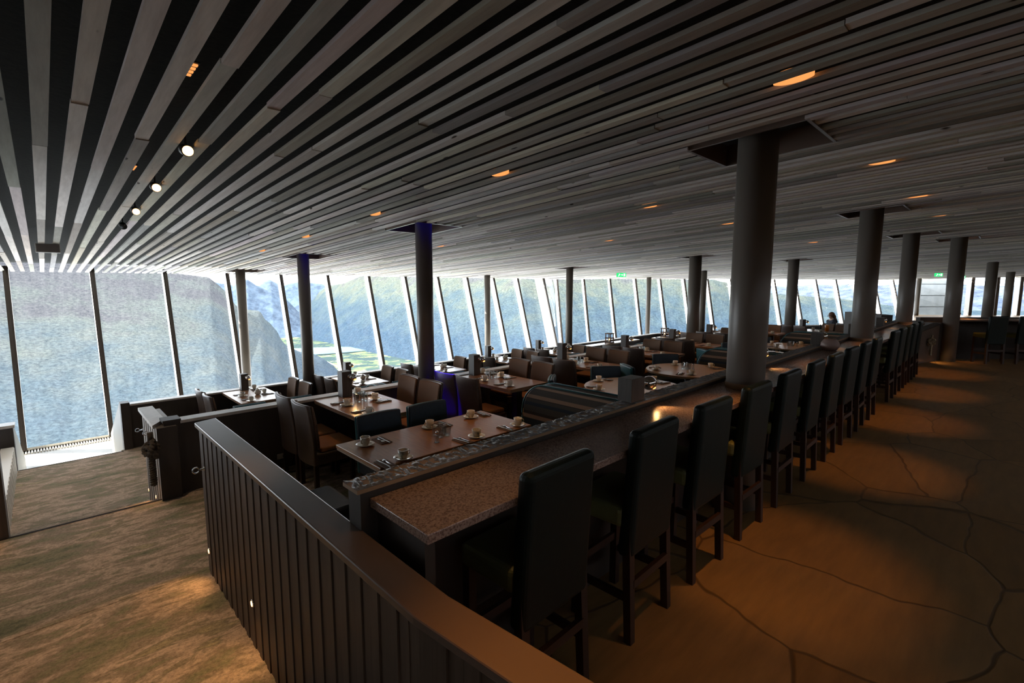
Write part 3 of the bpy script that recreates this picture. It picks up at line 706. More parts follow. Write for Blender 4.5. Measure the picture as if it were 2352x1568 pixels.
# middle row
for k in range(7):
    x0 = 2.58+2.05*k; nm = ORD[k]+' middle row table'; yc = 5.03
    place('t2',(x0,yc,ZB),0,'wooden table, '+ORD[k]+' from the left in the middle row against the low wall','table','rectangular dining tables')
    for (dx, rz, yy, s, v) in ((-.55,-PI/2,4.88,'left','near'),(-.55,-PI/2,5.36,'left','far'),(.55,PI/2,4.88,'right','near'),(.55,PI/2,5.38,'right','far')):
        place('brown',(x0+dx,yy-(.1 if (k==1 and s=='left') else 0),ZB),rz+random.uniform(-.03,.03),'brown high backed chair, '+v+' '+s+' side of the '+nm,'chair','brown high backed dining chairs')
    far = k > 3
    for (dx, dy, rz, wh) in ((-.20,-.32,-PI/2,'near left place'),(-.20,.19,-PI/2,'far left place'),(.17,.02,PI/2,'near right place'),(.17,.45,PI/2,'far right place')):
        setting(x0+dx, yc+dy, zt, rz, nm, wh, far)
    if not far: glasses(x0+.01,yc+.17,zt,nm)
    place('post',(x0,yc+.545,zt),0,'tall square block lamp with chrome globe, '+nm,'lamp','block post lamps on the dining tables')
    spot((x0+.05,yc+.385,zt+.185),(x0+.1,yc-.2,zt),.7,110)
# window row
ztc = ZC+.741
WR = [0,1,2,3,4]
for k in WR:
    x0 = 2.63+2.05*k; nm = ORD[k]+' window row table'; yc = 9.43
    place('t2',(x0,yc,ZC),0,'wooden table, '+ORD[k]+' from the left in the window row behind the low wall','table','rectangular dining tables')
    for (dx, rz, yy, s, v) in ((-.55,-PI/2,9.08,'left','near'),(-.55,-PI/2,9.62,'left','far'),(.55,PI/2,9.0,'right','near'),(.55,PI/2,9.60,'right','far')):
        place('brown',(x0+dx,yy,ZC),rz+random.uniform(-.03,.03),'brown high backed chair, '+v+' '+s+' side of the '+nm,'chair','brown high backed dining chairs')
    for s, dx in (('left',-.38),('right',.36)): place('teal',(x0+dx,8.50,ZC),0,'dark teal chair, '+s+' at near end of '+nm,'chair','teal leather chairs')
    for (dx, dy, rz, wh) in ((-.18,-.40,-PI/2,'near left place'),(-.18,.1,-PI/2,'middle left place'),(.19,-.1,PI/2,'near right place'),(.17,.42,PI/2,'far right place')):
        setting(x0+dx, yc+dy, ztc, rz, nm, wh, True)
    place('pot',(x0+.06,yc-.05,ztc),0,'small lidded cream sugar pot, '+nm,'sugar pot','sugar pots on the window row')
    place('post',(x0,yc+.545,ztc),0,'tall square block lamp with chrome globe, '+nm,'lamp','block post lamps on the dining tables')
# angled rows past the bend
for k, (cx, cy) in enumerate(((16.55,3.95),(18.35,2.9))):
    nm = ('near' if k==0 else 'far')+' angled table before the standing woman'
    rr = -PI/6; place('t2',(cx,cy,ZB),rr,'wooden table, angled, '+('near' if k==0 else 'far')+' one in front of the standing woman','table','rectangular dining tables')
    Rm = Matrix.Rotation(rr,3,'Z')
    for (dx, dy, rz, s, v) in ((-.55,-.15,-PI/2,'left','near'),(-.55,.33,-PI/2,'left','far'),(.55,-.15,PI/2,'right','near'),(.55,.33,PI/2,'right','far')):
        q = Rm @ Vector((dx,dy,0)); place('brown',(cx+q.x,cy+q.y,ZB),rz+rr,'brown chair, '+v+' '+s+' side of '+nm,'chair','brown high backed dining chairs')
    q = Rm @ Vector((0,.54,0)); place('post',(cx+q.x,cy+q.y,zt),rr,'square block lamp, wall end of '+nm,'lamp','block post lamps on the dining tables')
    for (dx, dy, rz, wh) in ((-.18,-.2,-PI/2,'near left place'),(.18,.2,PI/2,'far right place')):
        q = Rm @ Vector((dx,dy,0)); setting(cx+q.x, cy+q.y, zt, rz+rr, nm, wh, True)
for k, (cx, cy) in enumerate(((18.6,8.5),(20.4,7.45))):
    nm = 'angled window table '+('left of' if k==0 else 'behind')+' big column'; rr = -PI/6
    place('t2',(cx,cy,ZC),rr,'wooden table, angled, by the window wall '+('left of' if k==0 else 'half behind')+' the big column','table','rectangular dining tables')
    Rm = Matrix.Rotation(rr,3,'Z')
    for (dx, dy, rz, s, v) in ((-.55,-.15,-PI/2,'left','near'),(-.55,.33,-PI/2,'left','far'),(.55,-.15,PI/2,'right','near'),(.55,.33,PI/2,'right','far')):
        q = Rm @ Vector((dx,dy,0)); place('brown',(cx+q.x,cy+q.y,ZC),rz+rr,'brown chair, '+v+' '+s+' side of '+nm,'chair','brown high backed dining chairs')
    q = Rm @ Vector((0,.54,0)); place('post',(cx+q.x,cy+q.y,ztc),rr,'square block lamp, window end of '+nm,'lamp','block post lamps on the dining tables')

# sofas and round tables by the bar wall
for k, sx in enumerate((3.93,8.46,13.0)):
    place('sofa',(sx,1.72,ZB),0,'striped high backed sofa, '+['nearest, between the long table and the first round table','middle one, left of the big column','farthest one, right of the big column'][k],'sofa','striped sofas along the bar wall')
for k, sx in enumerate((4.05,8.55,12.9)):
    place('sofa',(sx,5.87,ZC),0,'striped high backed sofa behind the low middle wall, '+['leftmost','second from the left','third from the left'][k],'sofa','striped sofas behind the middle wall')
RT = [(5.60,3.42,'the first round table'),(7.38,3.52,'the second round table'),(10.15,3.45,'the third round table'),(11.95,3.3,'the fourth round table')]
for k, (cx, cy, nm) in enumerate(RT):
    place('round',(cx,cy,ZB),.3*k,'round wooden table, '+ORD[k]+' one from the left beyond the slate topped wall','table','round tables')
    sets = {0:[(5.13,3.74),(5.68,3.99),(6.13,3.30)],1:[(7.08,3.97),(7.75,3.82),(6.91,3.37),(7.81,3.25)]}.get(k, [(cx-.4,cy+.3),(cx+.2,cy+.45),(cx-.25,cy-.4),(cx+.42,cy-.15)])
    for q, (sx, sy) in enumerate(sets):
        a = math.atan2(cy-sy, cx-sx)-PI/2; wh = ['left far place','right far place','left near place','right near place'][q] if len(sets)==4 else ['left place','far place','right place'][q]
        setting(cx+(sx-cx)*.93, cy+(sy-cy)*.93, zt, a, nm, wh, k>1)
    if k > 0: glasses(cx+.02,cy+.05,zt,nm); place('salt',(cx,cy-.08,zt),0,'glass salt shaker on '+nm,'salt shaker','salt shakers on the round tables')
TC = [(5.08,4.13,'left far side of the first round table'),(6.08,4.12,'right far side of the first round table'),(6.72,4.0,'left far side of the second round table'),(7.98,4.17,'right far side of the second round table'),
      (9.45,4.0,'left far side of the third round table'),(10.66,4.02,'right far side of the third round table'),(11.45,3.98,'left far side of the fourth round table'),(12.42,3.98,'right far side of the fourth round table')]
for i, (cx, cy, wh) in enumerate(TC):
    tx, ty = RT[i//2][0], RT[i//2][1]; a = math.atan2(ty-cy, tx-cx)-PI/2
    place('teal',(cx,cy,ZB),a,'teal leather chair at the '+wh,'chair','teal leather chairs')

# bar stools, lamps and pots on the bar
for k in range(17):
    xx = 1.36+.695*k
    if k in (10, 16): continue
    place('stool',(xx+random.uniform(-.02,.02),1.343,0),random.uniform(-.03,.03),'dark leather bar stool, '+(ORD[k] if k<10 else ['eleventh','twelfth','thirteenth','fourteenth','fifteenth','sixteenth','seventeenth'][k-10])+' from the near end of the bar','stool','bar stools along the counter')
for k, xx in enumerate((2.62,4.70,6.80,8.75,10.9)):
    place('block',(xx,1.618,.986),0,'dark block lamp with chrome globe on the slate topped wall, '+['nearest one','half hidden behind big column','just right of big column','before second bar column','farthest one'][k],'lamp','block lamps on the bar wall')
    spot((xx+.165,1.53,1.01),(xx+.13,1.38,.934),1.1,105,rad=.015)
m = MB(); m.lathe([(.055,0),(.075,.01),(.098,.05),(.094,.09),(.07,.125),(.058,.135),(.05,.132),(.05,.08),(.0001,.075)],32); pt = m.build('clay_pot','pot_clay',smooth=True)
PROTO['cpot'] = [pt, False]
for k, (xx, yy) in enumerate(((4.0,1.53),(6.72,1.46),(8.60,1.46))):
    if k == 0: xx, yy = 4.05, 1.46
    place('cpot',(xx,yy,.935),0,'round bellied clay pot on the bar counter, '+['mostly hidden behind big column','right of big column','before second bar column'][k],'pot','clay pots on the counter')

# second bar at far right
u = Vector((.717,-.697,0)); f = Vector((.697,.717,0)); o0 = f*11.3+u*8.9
def bb(name, mat, a0, a1, d0, d1, z0, z1, parent=None, bev=0):
    m = MB(); P = []
    for z in (z0, z1):
        for (a, d) in ((a0,d0),(a1,d0),(a1,d1),(a0,d1)):
            v = f*d+u*a; P.append((v.x,v.y,z))
    m.hexa(P); return m.build(name, mat, parent, bev=bev)
t = bb('far_bar_counter','counter_stone',10.15,17.5,10.9,11.35,.90,.934,bev=.003); tag(t,'far bar counter running across at the right edge behind dark stools','counter')
struct(bb('wall_far_bar','wall_dark',9.6,17.5,11.35,11.47,0,.96)); struct(bb('wall_far_bar_front','wall_dark',10.2,17.5,11.2,11.35,0,.9))
for k in range(6):
    v = f*10.65+u*(10.55+.62*k*1.07); place('stool',(v.x,v.y,0),math.atan2(f.y,f.x)-PI/2,'dark bar stool at the far right bar, '+ORD[k]+' from the left','stool','stools at the far right bar')
v = f*11.41+u*10.35; place('block',(v.x,v.y,.96),-.8,'dark block lamp with chrome globe on the far right bar','lamp','block lamps on the bar wall')
v2 = f*11.2+u*10.6; spot((v2.x,v2.y,1.1),(v2.x,v2.y,.93),2.,120)

# lantern ledges
for k, (x0, x1, y0, y1) in enumerate(((12.35,15.2,9.1,9.42),(16.0,17.5,8.75,9.1))):
    t = empty('ledge_table',((x0+x1)/2,(y0+y1)/2,ZC)); tag(t,'pale topped high ledge holding a lantern, '+('left' if k==0 else 'right')+' one near the angled glass','ledge','lantern ledges')
    m = MB(); m.box(x0-(x0+x1)/2,x1-(x0+x1)/2,-.17,.17,.76,.80); m.build('top','table_wood_pale',t)
    m = MB(); m.box(x0-(x0+x1)/2+.05,x1-(x0+x1)/2-.05,-.12,.12,0,.76); m.build('base','wall_dark',t)
    lx, ly = (13.55,9.25) if k==0 else (16.7,8.95)
    t = empty('lantern',(lx,ly,ZC+.80)); tag(t,'dark wooden lantern with a burning candle on the '+('left' if k==0 else 'right')+' ledge','lantern','candle lanterns')
    m = MB()
    for sx in (-1,1):
        for sy in (-1,1): m.box(sx*.09-.012,sx*.09+.012,sy*.09-.012,sy*.09+.012,0,.33)
    for z in (.0,.15,.30): m.box(-.115,.115,-.115,.115,z,z+.028)
    m.build('frame','rust_wood',t)
    m = MB(); m.lathe([(.035,.03),(.035,.10)],16); cd = m.build('candle','wax',t,smooth=True); m = MB(); m.sphere((0,0,.118),.016,10,8,(1,1,1.6)); m.build('flame','flame',cd,smooth=True)

# ------------------------------------------------------------------ ropes, hooks, step lights, outlets
def rope_hang(base, zt_, zb_, mat, label, s=1.):
    t = empty('knotted_rope', base); tag(t, label, 'rope')
    m = MB(); n = 46; Lr = zt_-zb_
    for st in range(3):
        pts = [(.014*s*math.cos(a+st*2.094), .014*s*math.sin(a+st*2.094), zb_-base[2]+Lr*.62*i/n) for i, a in enumerate([k*.62 for k in range(n+1)])]
        m.tube(pts, .0125*s, 7)
    m.build('rope_tail', mat, t, smooth=True)
    m = MB(); zc_ = zt_-base[2]-.10*s
    for tilt, r0, dz in ((.3,.052,0),(1.1,.050,-.02),(-.7,.05,-.05)):
        Rt = Matrix.Rotation(tilt,4,'X') @ Matrix.Rotation(tilt*.8,4,'Y')
        for st in range(2):
            pts = []
            for i in range(40):
                a = 2*PI*i/40; b = a*7+st*PI; rr = (r0+.011*math.cos(b))*s; v = Rt @ Vector((0, rr*math.cos(a), rr*math.sin(a))) ; pts.append((v.x+.011*s*math.sin(b), v.y, v.z+zc_+dz*s))
            m.tube(pts, .013*s, 6, True)
    m.build('knot', mat, t, smooth=True)
    m = MB(); m.tube([(0,0,zt_-base[2]-.05*s),(.0,.0,zt_-base[2]+.02)],.02*s,8); m.build('rope_neck', mat, t, smooth=True)
    return t
rope_hang((.63,5.50,.0),.32,-.17,'rope_dark','thick dark knotted rope hanging on the ribbed stair wall by the aisle', 1.15)
def hook(loc, d, label):
    t = empty('rope_hook', loc); tag(t, label, 'hook', 'steel rope hooks')
    m = MB(); m.lathe([(.014,0),(.014,.004),(.006,.006),(.006,.03)],12,mat4=Matrix.Rotation(PI/2*(1 if d[1]<0 else -1),4,'X') if abs(d[1])>.5 else Matrix.Rotation(-PI/2,4,'Y')); m.build('stem','steel',t,smooth=True)
    m = MB(); c = Vector(d)*.048; m.tube([(c.x+.018*math.cos(a)*abs(d[1]) , c.y+.018*math.cos(a)*abs(d[0]), .018*math.sin(a)) if 0 else (c.x+d[0]*.018*math.cos(a), c.y+d[1]*.018*math.cos(a), .018*math.sin(a)) for a in [2*PI*i/18 for i in range(18)]],.0045,6,True); m.build('ring','steel',t,smooth=True); return t
hook((.66,3.47,.55),(-1,0,0),'dark steel rope hook on the grooved aisle wall')
hook((.69,6.50,.14),(-1,0,0),'bright steel hook on the far end of the ribbed stair wall')
hook((.655,5.58,.32),(-1,0,0),'steel hook holding the knotted rope')
def steplight(loc, d, label, power=.6, tgt=None):
    t = empty('step_light', loc); tag(t, label, 'light', 'small step lights')
    a = Vector(d)
    m = MB(); m.lathe([(.020,0),(.020,.004),(.016,.006)],16,mat4=a.to_track_quat('Z','Y').to_matrix().to_4x4()); m.build('rim','steel',t,smooth=True)
    m = MB(); m.lathe([(.0145,.005),(.0145,.0075)],16,mat4=a.to_track_quat('Z','Y').to_matrix().to_4x4()); m.build('lens','lamp_warm',t)
    if power:
        p = Vector(loc)+a*.03; spot(p, tgt or (p.x+a.x*.35,p.y+a.y*.35,p.z-.4), power, 130, rad=.012)
steplight((.654,3.47,.0),(-1,0,0),'small glowing step light at the far end of the grooved aisle wall',.9,(.40,3.40,-.19))
steplight((.654,2.57,.09),(-1,0,0),'small glowing step light in the middle of the grooved aisle wall',.9,(.42,2.50,-.19))
steplight((.684,6.35,-.50),(-1,0,0),'small step light on the ribbed stair wall, left of three',.5,(.3,6.3,-1))
steplight((.684,5.86,-.42),(-1,0,0),'small step light on the ribbed stair wall, middle and lowest of three',.5,(.3,5.8,-1))
steplight((.684,5.70,-.18),(-1,0,0),'small step light on the ribbed stair wall, right of three',.5,(.3,5.6,-1))
steplight((.794,10.6,-1.30),(-1,0,0),'small step light on the lower stair wall by the glass',0)
steplight((-.52,5.63,-.29),(0,-1,0),'small step light at the left edge of the room, upper one',.4)
steplight((-.60,5.63,-.36),(0,-1,0),'small step light at the left edge of the room, lower one',.4)
q = Vector((.2,-.97,0)); a0 = Vector((13.17,1.43,0)); b0 = Vector((14.58,1.07,0))
pr = a0.lerp(b0,.60)+q*.075; rope_hang((pr.x,pr.y,.2),.60,.17,'rope_pale','pale knotted rope hanging on the sloping stair wall at the end of the bar', 1.1)
pl = a0.lerp(b0,.68)+q*.012; steplight((pl.x,pl.y,.20),(.25,-.97,0),'bright small light beside the pale rope on the sloping stair wall',2.5,(pl.x+.1,pl.y-.4,0))
t = empty('power_outlet',(1.84,5.672,-.235)); tag(t,'double power outlet low on the dark wall behind the chairs','outlet')
m = MB(); m.box(-.055,.055,-.012,0,-.03,.03); m.build('plate','plastic_grey',t,bev=.003); m = MB(); m.lathe([(.02,0),(.02,.004)],16,mat4=Matrix.Translation((.025,-.012,0)) @ Matrix.Rotation(PI/2,4,'X')); m.build('socket','black_metal',t)

# ------------------------------------------------------------------ ceiling fittings
m = MB(); m.lathe([(.036,.0),(.046,.006),(.046,.05)],24,mat4=Matrix.Diagonal((1,2.1,1,1))); dl = m.build('recessed_light','lamp_dim'); PROTO['down'] = [dl, False]
gx = [2.97,5.31,7.61,9.91,12.25,14.9]; gy = [.88,3.12,5.28,7.38,9.38]
SHOW = {(2.97,.88),(5.31,.88),(7.61,.88),(9.91,.88),(14.9,.88),(2.97,3.12),(5.31,3.12),(7.61,3.12),(12.25,3.12),(2.97,5.28),(2.97,7.38),(2.97,9.38),(7.61,5.28),(5.31,7.38)}
rown = {.88:'row over the bar stools',3.12:'row over the round tables',5.28:'row over the middle tables',7.38:'row before the window tables',9.38:'row over the window tables'}
for yy in gy:
    n = 0
    for xx in gx:
        if (xx,yy) in SHOW:
            z = ceil(xx,yy)-.001; sx = .7595+.1525*round((xx-.7595)/.1525)  # centre of the gap between two boards
            place('down',(sx,yy,z),0,'orange glowing recessed ceiling light, '+ORD[n]+' in the '+rown[yy],'light','recessed ceiling lights'); n += 1
        if yy < 1:
            spot((xx,yy-.02,ceil(xx,yy)-.03),(xx+.2,yy+.06,0),36,39,(1.,.43,.09),.75,.03)
        elif yy < 4: spot((xx,yy,ceil(xx,yy)-.03),(xx,yy,0),17,66,(1.,.52,.2),1.,.05)
        elif xx > 2 and yy < 6: spot((xx+.1,yy-.3,ceil(xx,yy)-.03),(xx+.1,yy-.3,0),16,78,(1.,.52,.2),1.,.05)
spot((2.2,.5,2.72),(2.15,.58,0),20,38,(1.,.43,.09),1.,.05)
spot((.75,.7,2.7),(.80,.45,.8),60,48,(1.,.43,.09),1.,.05); spot((1.3,1.1,2.7),(1.05,1.35,.9),12,34,(1.,.55,.2),1.,.05)
# track spotlights, carpet lights and added landing fills
def track_spot(x, y, label, on=True):
    z = ceil(x,y); t = empty('track_spotlight',(x,y,z)); tag(t, label, 'spotlight', 'black spotlights in the ceiling slot')
    m = MB(); m.lathe([(.036,0),(.036,.09),(.02,.10)],20,mat4=Matrix.Translation((-.0,-.06,-.035)) @ Matrix.Rotation(-PI/2*.82,4,'X')); m.build('housing','black_metal',t,smooth=True)
    m = MB(); m.box(-.006,.006,-.01,.01,-.03,.13); m.box(-.03,.03,-.02,.02,.10,.12); m.build('bracket','black_metal',t)
    if on:
        m = MB(); m.lathe([(.031,-.004),(.031,.004)],20,mat4=Matrix.Translation((-.0,-.065,-.036)) @ Matrix.Rotation(-PI/2*.82,4,'X')); m.build('lens','lamp_warm',t)
for (x_, y_, lb, on) in ((.76,3.85,'nearest black spotlight glowing towards the viewer',True),(.76,5.05,'second black spotlight from the viewer in the slot',True),(.76,6.26,'third black spotlight in the slot',True),(.76,7.32,'farthest black spotlight in the slot, unlit',False)):
    track_spot(x_, y_, lb, on)
m = MB(); m.box(.85,.88,2.9,8.2,2.62,2.65) if 0 else m.hexa([(.745,2.9,ceil(.86,2.9)+.10),(.775,2.9,ceil(.86,2.9)+.10),(.775,8.2,ceil(.86,8.2)+.10),(.745,8.2,ceil(.86,8.2)+.10),(.745,2.9,ceil(.86,2.9)+.13),(.775,2.9,ceil(.86,2.9)+.13),(.775,8.2,ceil(.86,8.2)+.13),(.745,8.2,ceil(.86,8.2)+.13)])
tag(m.build('light_track','black_metal'),'black track hidden between the ceiling boards over the aisle','track')
spot((.2,2.6,2.6),(.38,2.55,-.19),40,34,(1.,.62,.30),1.,.05); spot((.1,3.3,2.6),(.25,3.35,-.19),22,34,(1.,.62,.30),1.,.05)
spot((-.1,3.2,2.6),(-.28,3.0,-.19),22,34,(1.,.62,.30),1.,.05)
spot((-.1,4.9,2.5),(.1,4.7,ZB),42,70,(1.,.72,.45),1.,.05); spot((-.1,8.8,2.3),(.1,8.6,ZC),45,70,(1.,.8,.6),1.,.05)  # broad fill lamps added over the landings to brighten the carpet
for (x_, y_, lb) in ((.60,2.89,'bare lit louvre in the ceiling slot, nearest'),(.61,4.99,'small lit louvre in the ceiling slot, second')):
    t = empty('ceiling_louvre',(.607,y_,ceil(x_,y_)+.10)); tag(t, lb, 'light', 'lit louvres in the ceiling slot')
    m = MB(); m.box(-.03,.03,-.10,.10,0,.01); m.build('housing','black_metal',t)
    m = MB()
    for q in range(4): m.box(-.024,.024,-.085+q*.048,-.062+q*.048,-.006,0)
    m.build('glowing_slot','lamp_dim',t)
# speaker box at the far left
t = empty('ceiling_speaker',(.135,9.68,ceil(.1,9.68)-.125)); tag(t,'grey flat speaker box fixed under the ceiling boards at the left','speaker')
m = MB(); m.box(-.13,.13,-.05,.05,0,.125); m.build('box','plastic_grey',t,bev=.006); m = MB(); m.box(-.12,.12,-.054,-.05,.01,.115); m.build('grille','frame_dark',t)
# exit signs
for (x_, y_, lb, rz) in ((16.89,11.04,'green exit sign under the ceiling above the dining room',-.75),(30.9,2.5,'left green exit sign under the far right ceiling',-.75),(35.0,1.9,'right green exit sign under the far right ceiling',-.75)):
    t = empty('exit_sign',(x_,y_,ceil(x_,y_)-.17),rz); tag(t, lb, 'sign', 'green exit signs')
    m = MB(); m.box(-.19,.19,-.02,.02,0,.16); m.build('sign_box','exit_green',t)
    m = MB(); m.hexa([(-.02,-.022,.07),(.03,-.022,.07),(.03,-.022,.09),(-.02,-.022,.09)]+[(-.02,-.020,.07),(.03,-.020,.07),(.03,-.020,.09),(-.02,-.020,.09)])
    vs = [m.bm.verts.new(p) for p in ((.03,-.0225,.05),(.065,-.0225,.08),(.03,-.0225,.11))]; m.bm.faces.new(vs)
    m.box(.09,.15,-.023,-.0205,.03,.13); m.box(-.10,-.075,-.023,-.0205,.055,.105); m.sphere((-.085,-.022,.12),.011,8,6,(1,.3,1)); m.box(-.13,-.10,-.023,-.0205,.03,.05); m.box(-.075,-.05,-.023,-.0205,.085,.098)
    m.build('pictogram','exit_white',t)

# ------------------------------------------------------------------ person at the angled window
def skin_obj(name, verts, edges, radii, mat, parent, root=0, sub=2):
    me = bpy.data.meshes.new(name); me.from_pydata(verts, edges, []); o = bpy.data.objects.new(name, me); COL.objects.link(o); o.parent = parent
    o.modifiers.new('skin','SKIN'); s = o.modifiers.new('sub','SUBSURF'); s.levels = sub; s.render_levels = sub
    for i, r in enumerate(radii): me.skin_vertices[0].data[i].radius = r if isinstance(r, tuple) else (r, r)
    me.skin_vertices[0].data[root].use_root = True
    me.materials.append(M[mat]); return o
PX, PY = 12.35, 12.35
pd = Vector((.655*17.6+.0*0, 0, 0))
# stands about 17.5 m away in front of the angled glass, facing left
pv = f*18.+u*11.95
P = empty('person',(pv.x,pv.y,ZC),math.atan2(-u.y,-u.x)-PI/2); tag(P,'woman in dark clothing with long reddish hair, looking down by the window','person')
V = [(0,0,.95),(0,0,1.12),(0,.01,1.30),(0,.0,1.42),(0,.03,1.49),(0,.055,1.56),(0,.08,1.64),
     (-.17,0,1.38),(-.20,.03,1.12),(-.13,.26,1.08),(-.10,.34,1.10),(.17,0,1.38),(.20,.03,1.12),(.13,.26,1.08),(.10,.34,1.10),
     (-.09,0,.90),(-.10,.01,.50),(-.10,0,.08),(-.10,.12,.04),(.09,0,.90),(.10,.02,.50),(.10,0,.08),(.10,.12,.04)]
E_ = [(0,1),(1,2),(2,3),(3,4),(4,5),(5,6),(3,7),(7,8),(8,9),(9,10),(3,11),(11,12),(12,13),(13,14),(0,15),(15,16),(16,17),(17,18),(0,19),(19,20),(20,21),(21,22)]
Rr = [(.16,.11),(.13,.095),(.155,.10),(.13,.08),.048,(.075,.085),(.075,.085),.055,.042,.030,.026,.055,.042,.030,.026,.085,.06,.042,.04,.085,.06,.042,.04]
skin_obj('body',V,E_,Rr,'skin',P)
jv = V[:5][:4]+[V[7],V[8],(-.145,.22,1.088),V[11],V[12],(.145,.22,1.088),(0,0,.86)]
skin_obj('jacket',[(0,0,.95),(0,0,1.12),(0,.01,1.30),(0,0,1.42),(-.17,0,1.38),(-.20,.03,1.12),(-.145,.22,1.088),(.17,0,1.38),(.20,.03,1.12),(.145,.22,1.088),(0,0,.82),(0,.02,1.475)],
         [(0,1),(1,2),(2,3),(3,4),(4,5),(5,6),(3,7),(7,8),(8,9),(0,10),(3,11)],[(.175,.125),(.155,.12),(.19,.135),(.185,.125),.085,.065,.05,.085,.065,.05,(.18,.13),.075],'cloth_navy',P)
skin_obj('trousers',[(0,0,.88),(-.09,0,.86),(-.10,.01,.50),(-.10,0,.12),(.09,0,.86),(.10,.02,.50),(.10,0,.12)],[(0,1),(1,2),(2,3),(0,4),(4,5),(5,6)],[(.165,.115),.098,.075,.06,.098,.075,.06],'cloth_black',P)
m = MB(); m.tube([(.062*math.cos(a),.012+.055*math.sin(a),1.475) for a in [2*PI*i/14 for i in range(14)]],.014,6,True); m.build('collar','collar_white',P,smooth=True)
m = MB(); m.sphere((0,.035,1.625),.103,16,12,(.95,1.05,1.05)); m.sphere((0,-.06,1.52),.085,12,10,(.95,.8,1.4)); m.sphere((0,-.115,1.38),.075,12,10,(1.1,.8,1.7)); hr = m.build('hair','hair',P,smooth=True)
m = MB()
for sx in (-1,1):
    for q in range(4): m.tube([(sx*(.085+.012*q*-1)+sx*.0,.36,1.10),(sx*(.08-.014*q),.40,1.095),(sx*(.07-.014*q),.425,1.075)],.008,6)
    m.tube([(sx*.11,.34,1.11),(sx*.075,.365,1.125),(sx*.05,.385,1.12)],.009,6)
    m.sphere((sx*.07,.345,1.10),.034,10,8,(1,1.2,.55))
m.build('hands','skin',P,smooth=True)
m = MB(); m.sphere((-.028,.162,1.60),.009,8,6); m.sphere((.028,.162,1.60),.009,8,6); m.build('eyes','cloth_black',P,smooth=True)
m = MB(); m.sphere((0,.172,1.575),.014,8,6,(.8,1.2,1.5)); m.build('nose','skin',P,smooth=True)
bt_ = MB(); bt_.lathe([(.032,0),(.034,.12),(.014,.17),(.014,.20),(.012,.205)],14); bo = pv+(-u)*.41
o = bt_.build('glass_bottle','tumbler_glass',loc=(bo.x,bo.y,ZC+1.0)); tag(o,'clear bottle held by the standing woman','bottle')
m = MB(); m.lathe([(.035,0),(.05,.02),(.055,.16),(.04,.19),(.0001,.19)],18); o = m.build('juice_jug','juice',smooth=True,loc=(16.62,3.72,zt)); tag(o,'orange juice jug on the angled table in front of the standing woman','jug')
m = MB(); m.lathe([(.025,0),(.028,.14),(.012,.18),(.012,.22)],14); o = m.build('dark_bottle','cloth_navy',smooth=True,loc=(16.50,3.86,zt)); tag(o,'dark bottle beside the orange jug','bottle')
# dark folded menu stand and bottles tray beyond the big column
t = empty('menu_stand',(16.4,5.05,ZB+.60)); t.location = (15.6,4.9,ZB+.741) ; tag(t,'dark menu stand on the last middle row table','menu'); m = MB(); m.hexa([(-.07,-.04,0),(.07,-.04,0),(.07,-.03,0),(-.07,-.03,0),(-.07,-.006,.24),(.07,-.006,.24),(.07,.0,.24),(-.07,.0,.24)]); m.hexa([(-.07,.03,0),(.07,.03,0),(.07,.04,0),(-.07,.04,0),(-.07,.0,.24),(.07,.0,.24),(.07,.006,.24),(-.07,.006,.24)]); m.build('panel','cloth_black',t)
t.location = (14.95,5.02,ZB+.741)

# ------------------------------------------------------------------ landscape
L1top=[(105,4.),(97,3.4),(94.76,3.18),(92.07,2.31),(83.77,1.76),(77.67,0.82),(76.79,-0.04),(76.29,-0.62),(75.52,-2.0),(75.15,-2.32),(74.17,-2.52),(73.41,-2.61),(73.11,-3.0),(73.01,-3.42),(72.46,-3.94),(71.8,-4.85),(71.5,-5.7),(70.94,-6.47),(69.59,-7.16),(68.33,-7.42),(67.41,-7.95),(66.22,-8.93),(64.8,-10.91),(60,-14.),(55,-18)]
L2top=[(84,.9),(80.54,0.67),(77.69,0.43),(76.77,0.26),(75.64,0.04),(75.14,0.62),(74.28,0.63),(73.55,0.05),(72.8,-0.23),(72.15,-0.27),(71.59,-0.69),(70.66,-1.58),(69.45,-3.0),(67.72,-3.76)]
L2b=[(76,-.9),(74.7,-0.54),(73.56,0.0),(72.89,0.36),(72.22,0.64),(71.54,0.23),(71.01,0.0),(70.37,0.19),(69.29,0.47),(67.99,0.28),(66.22,0.05),(64.39,0.29),(60,.4)]
L4top=[(90,1.3),(83.81,1.24),(77.65,1.08),(76.16,0.96),(74.62,0.89),(73.02,0.99),(71.38,0.92),(69.7,0.84),(67.97,0.75),(65.29,0.77),(61.56,1.08),(55,1.2)]
L3top=[(72.55,-4.22),(71.34,-3.38),(70.51,-2.88),(69.41,-2.2),(68.73,-1.6),(68.22,-1.04),(67.46,-0.71),(66.82,-0.29),(66.22,0.0),(64.76,0.29),(63.91,0.68),(63.2,1.02),(61.54,1.66),(54.71,2.3),(44.57,2.08),(39.48,1.01),(34.48,0.8),(29.66,0.98),(25.05,0.76),(23.28,0.66),(21.53,0.19),(19.82,-0.37),(17.36,-0.81),(15.4,-0.97),(13.7,-1.12),(11.89,-1.23),(10.65,-1.42),(7.64,-1.85),(4.56,-2.16),(-1.98,-2.03),(-8,-2.)]
L3bot=[(72.56,-4.6),(71.44,-5.28),(70.65,-5.69),(69.14,-5.9),(66.49,-6.54),(64.67,-7.25),(60.88,-8.05),(56.94,-9.09),(52.37,-10.43),(44.54,-12.54),(39.31,-12.47),(29.27,-11.06),(20.21,-9.48),(7.35,-7.81),(-2.23,-6.97),(-8,-6.5)]
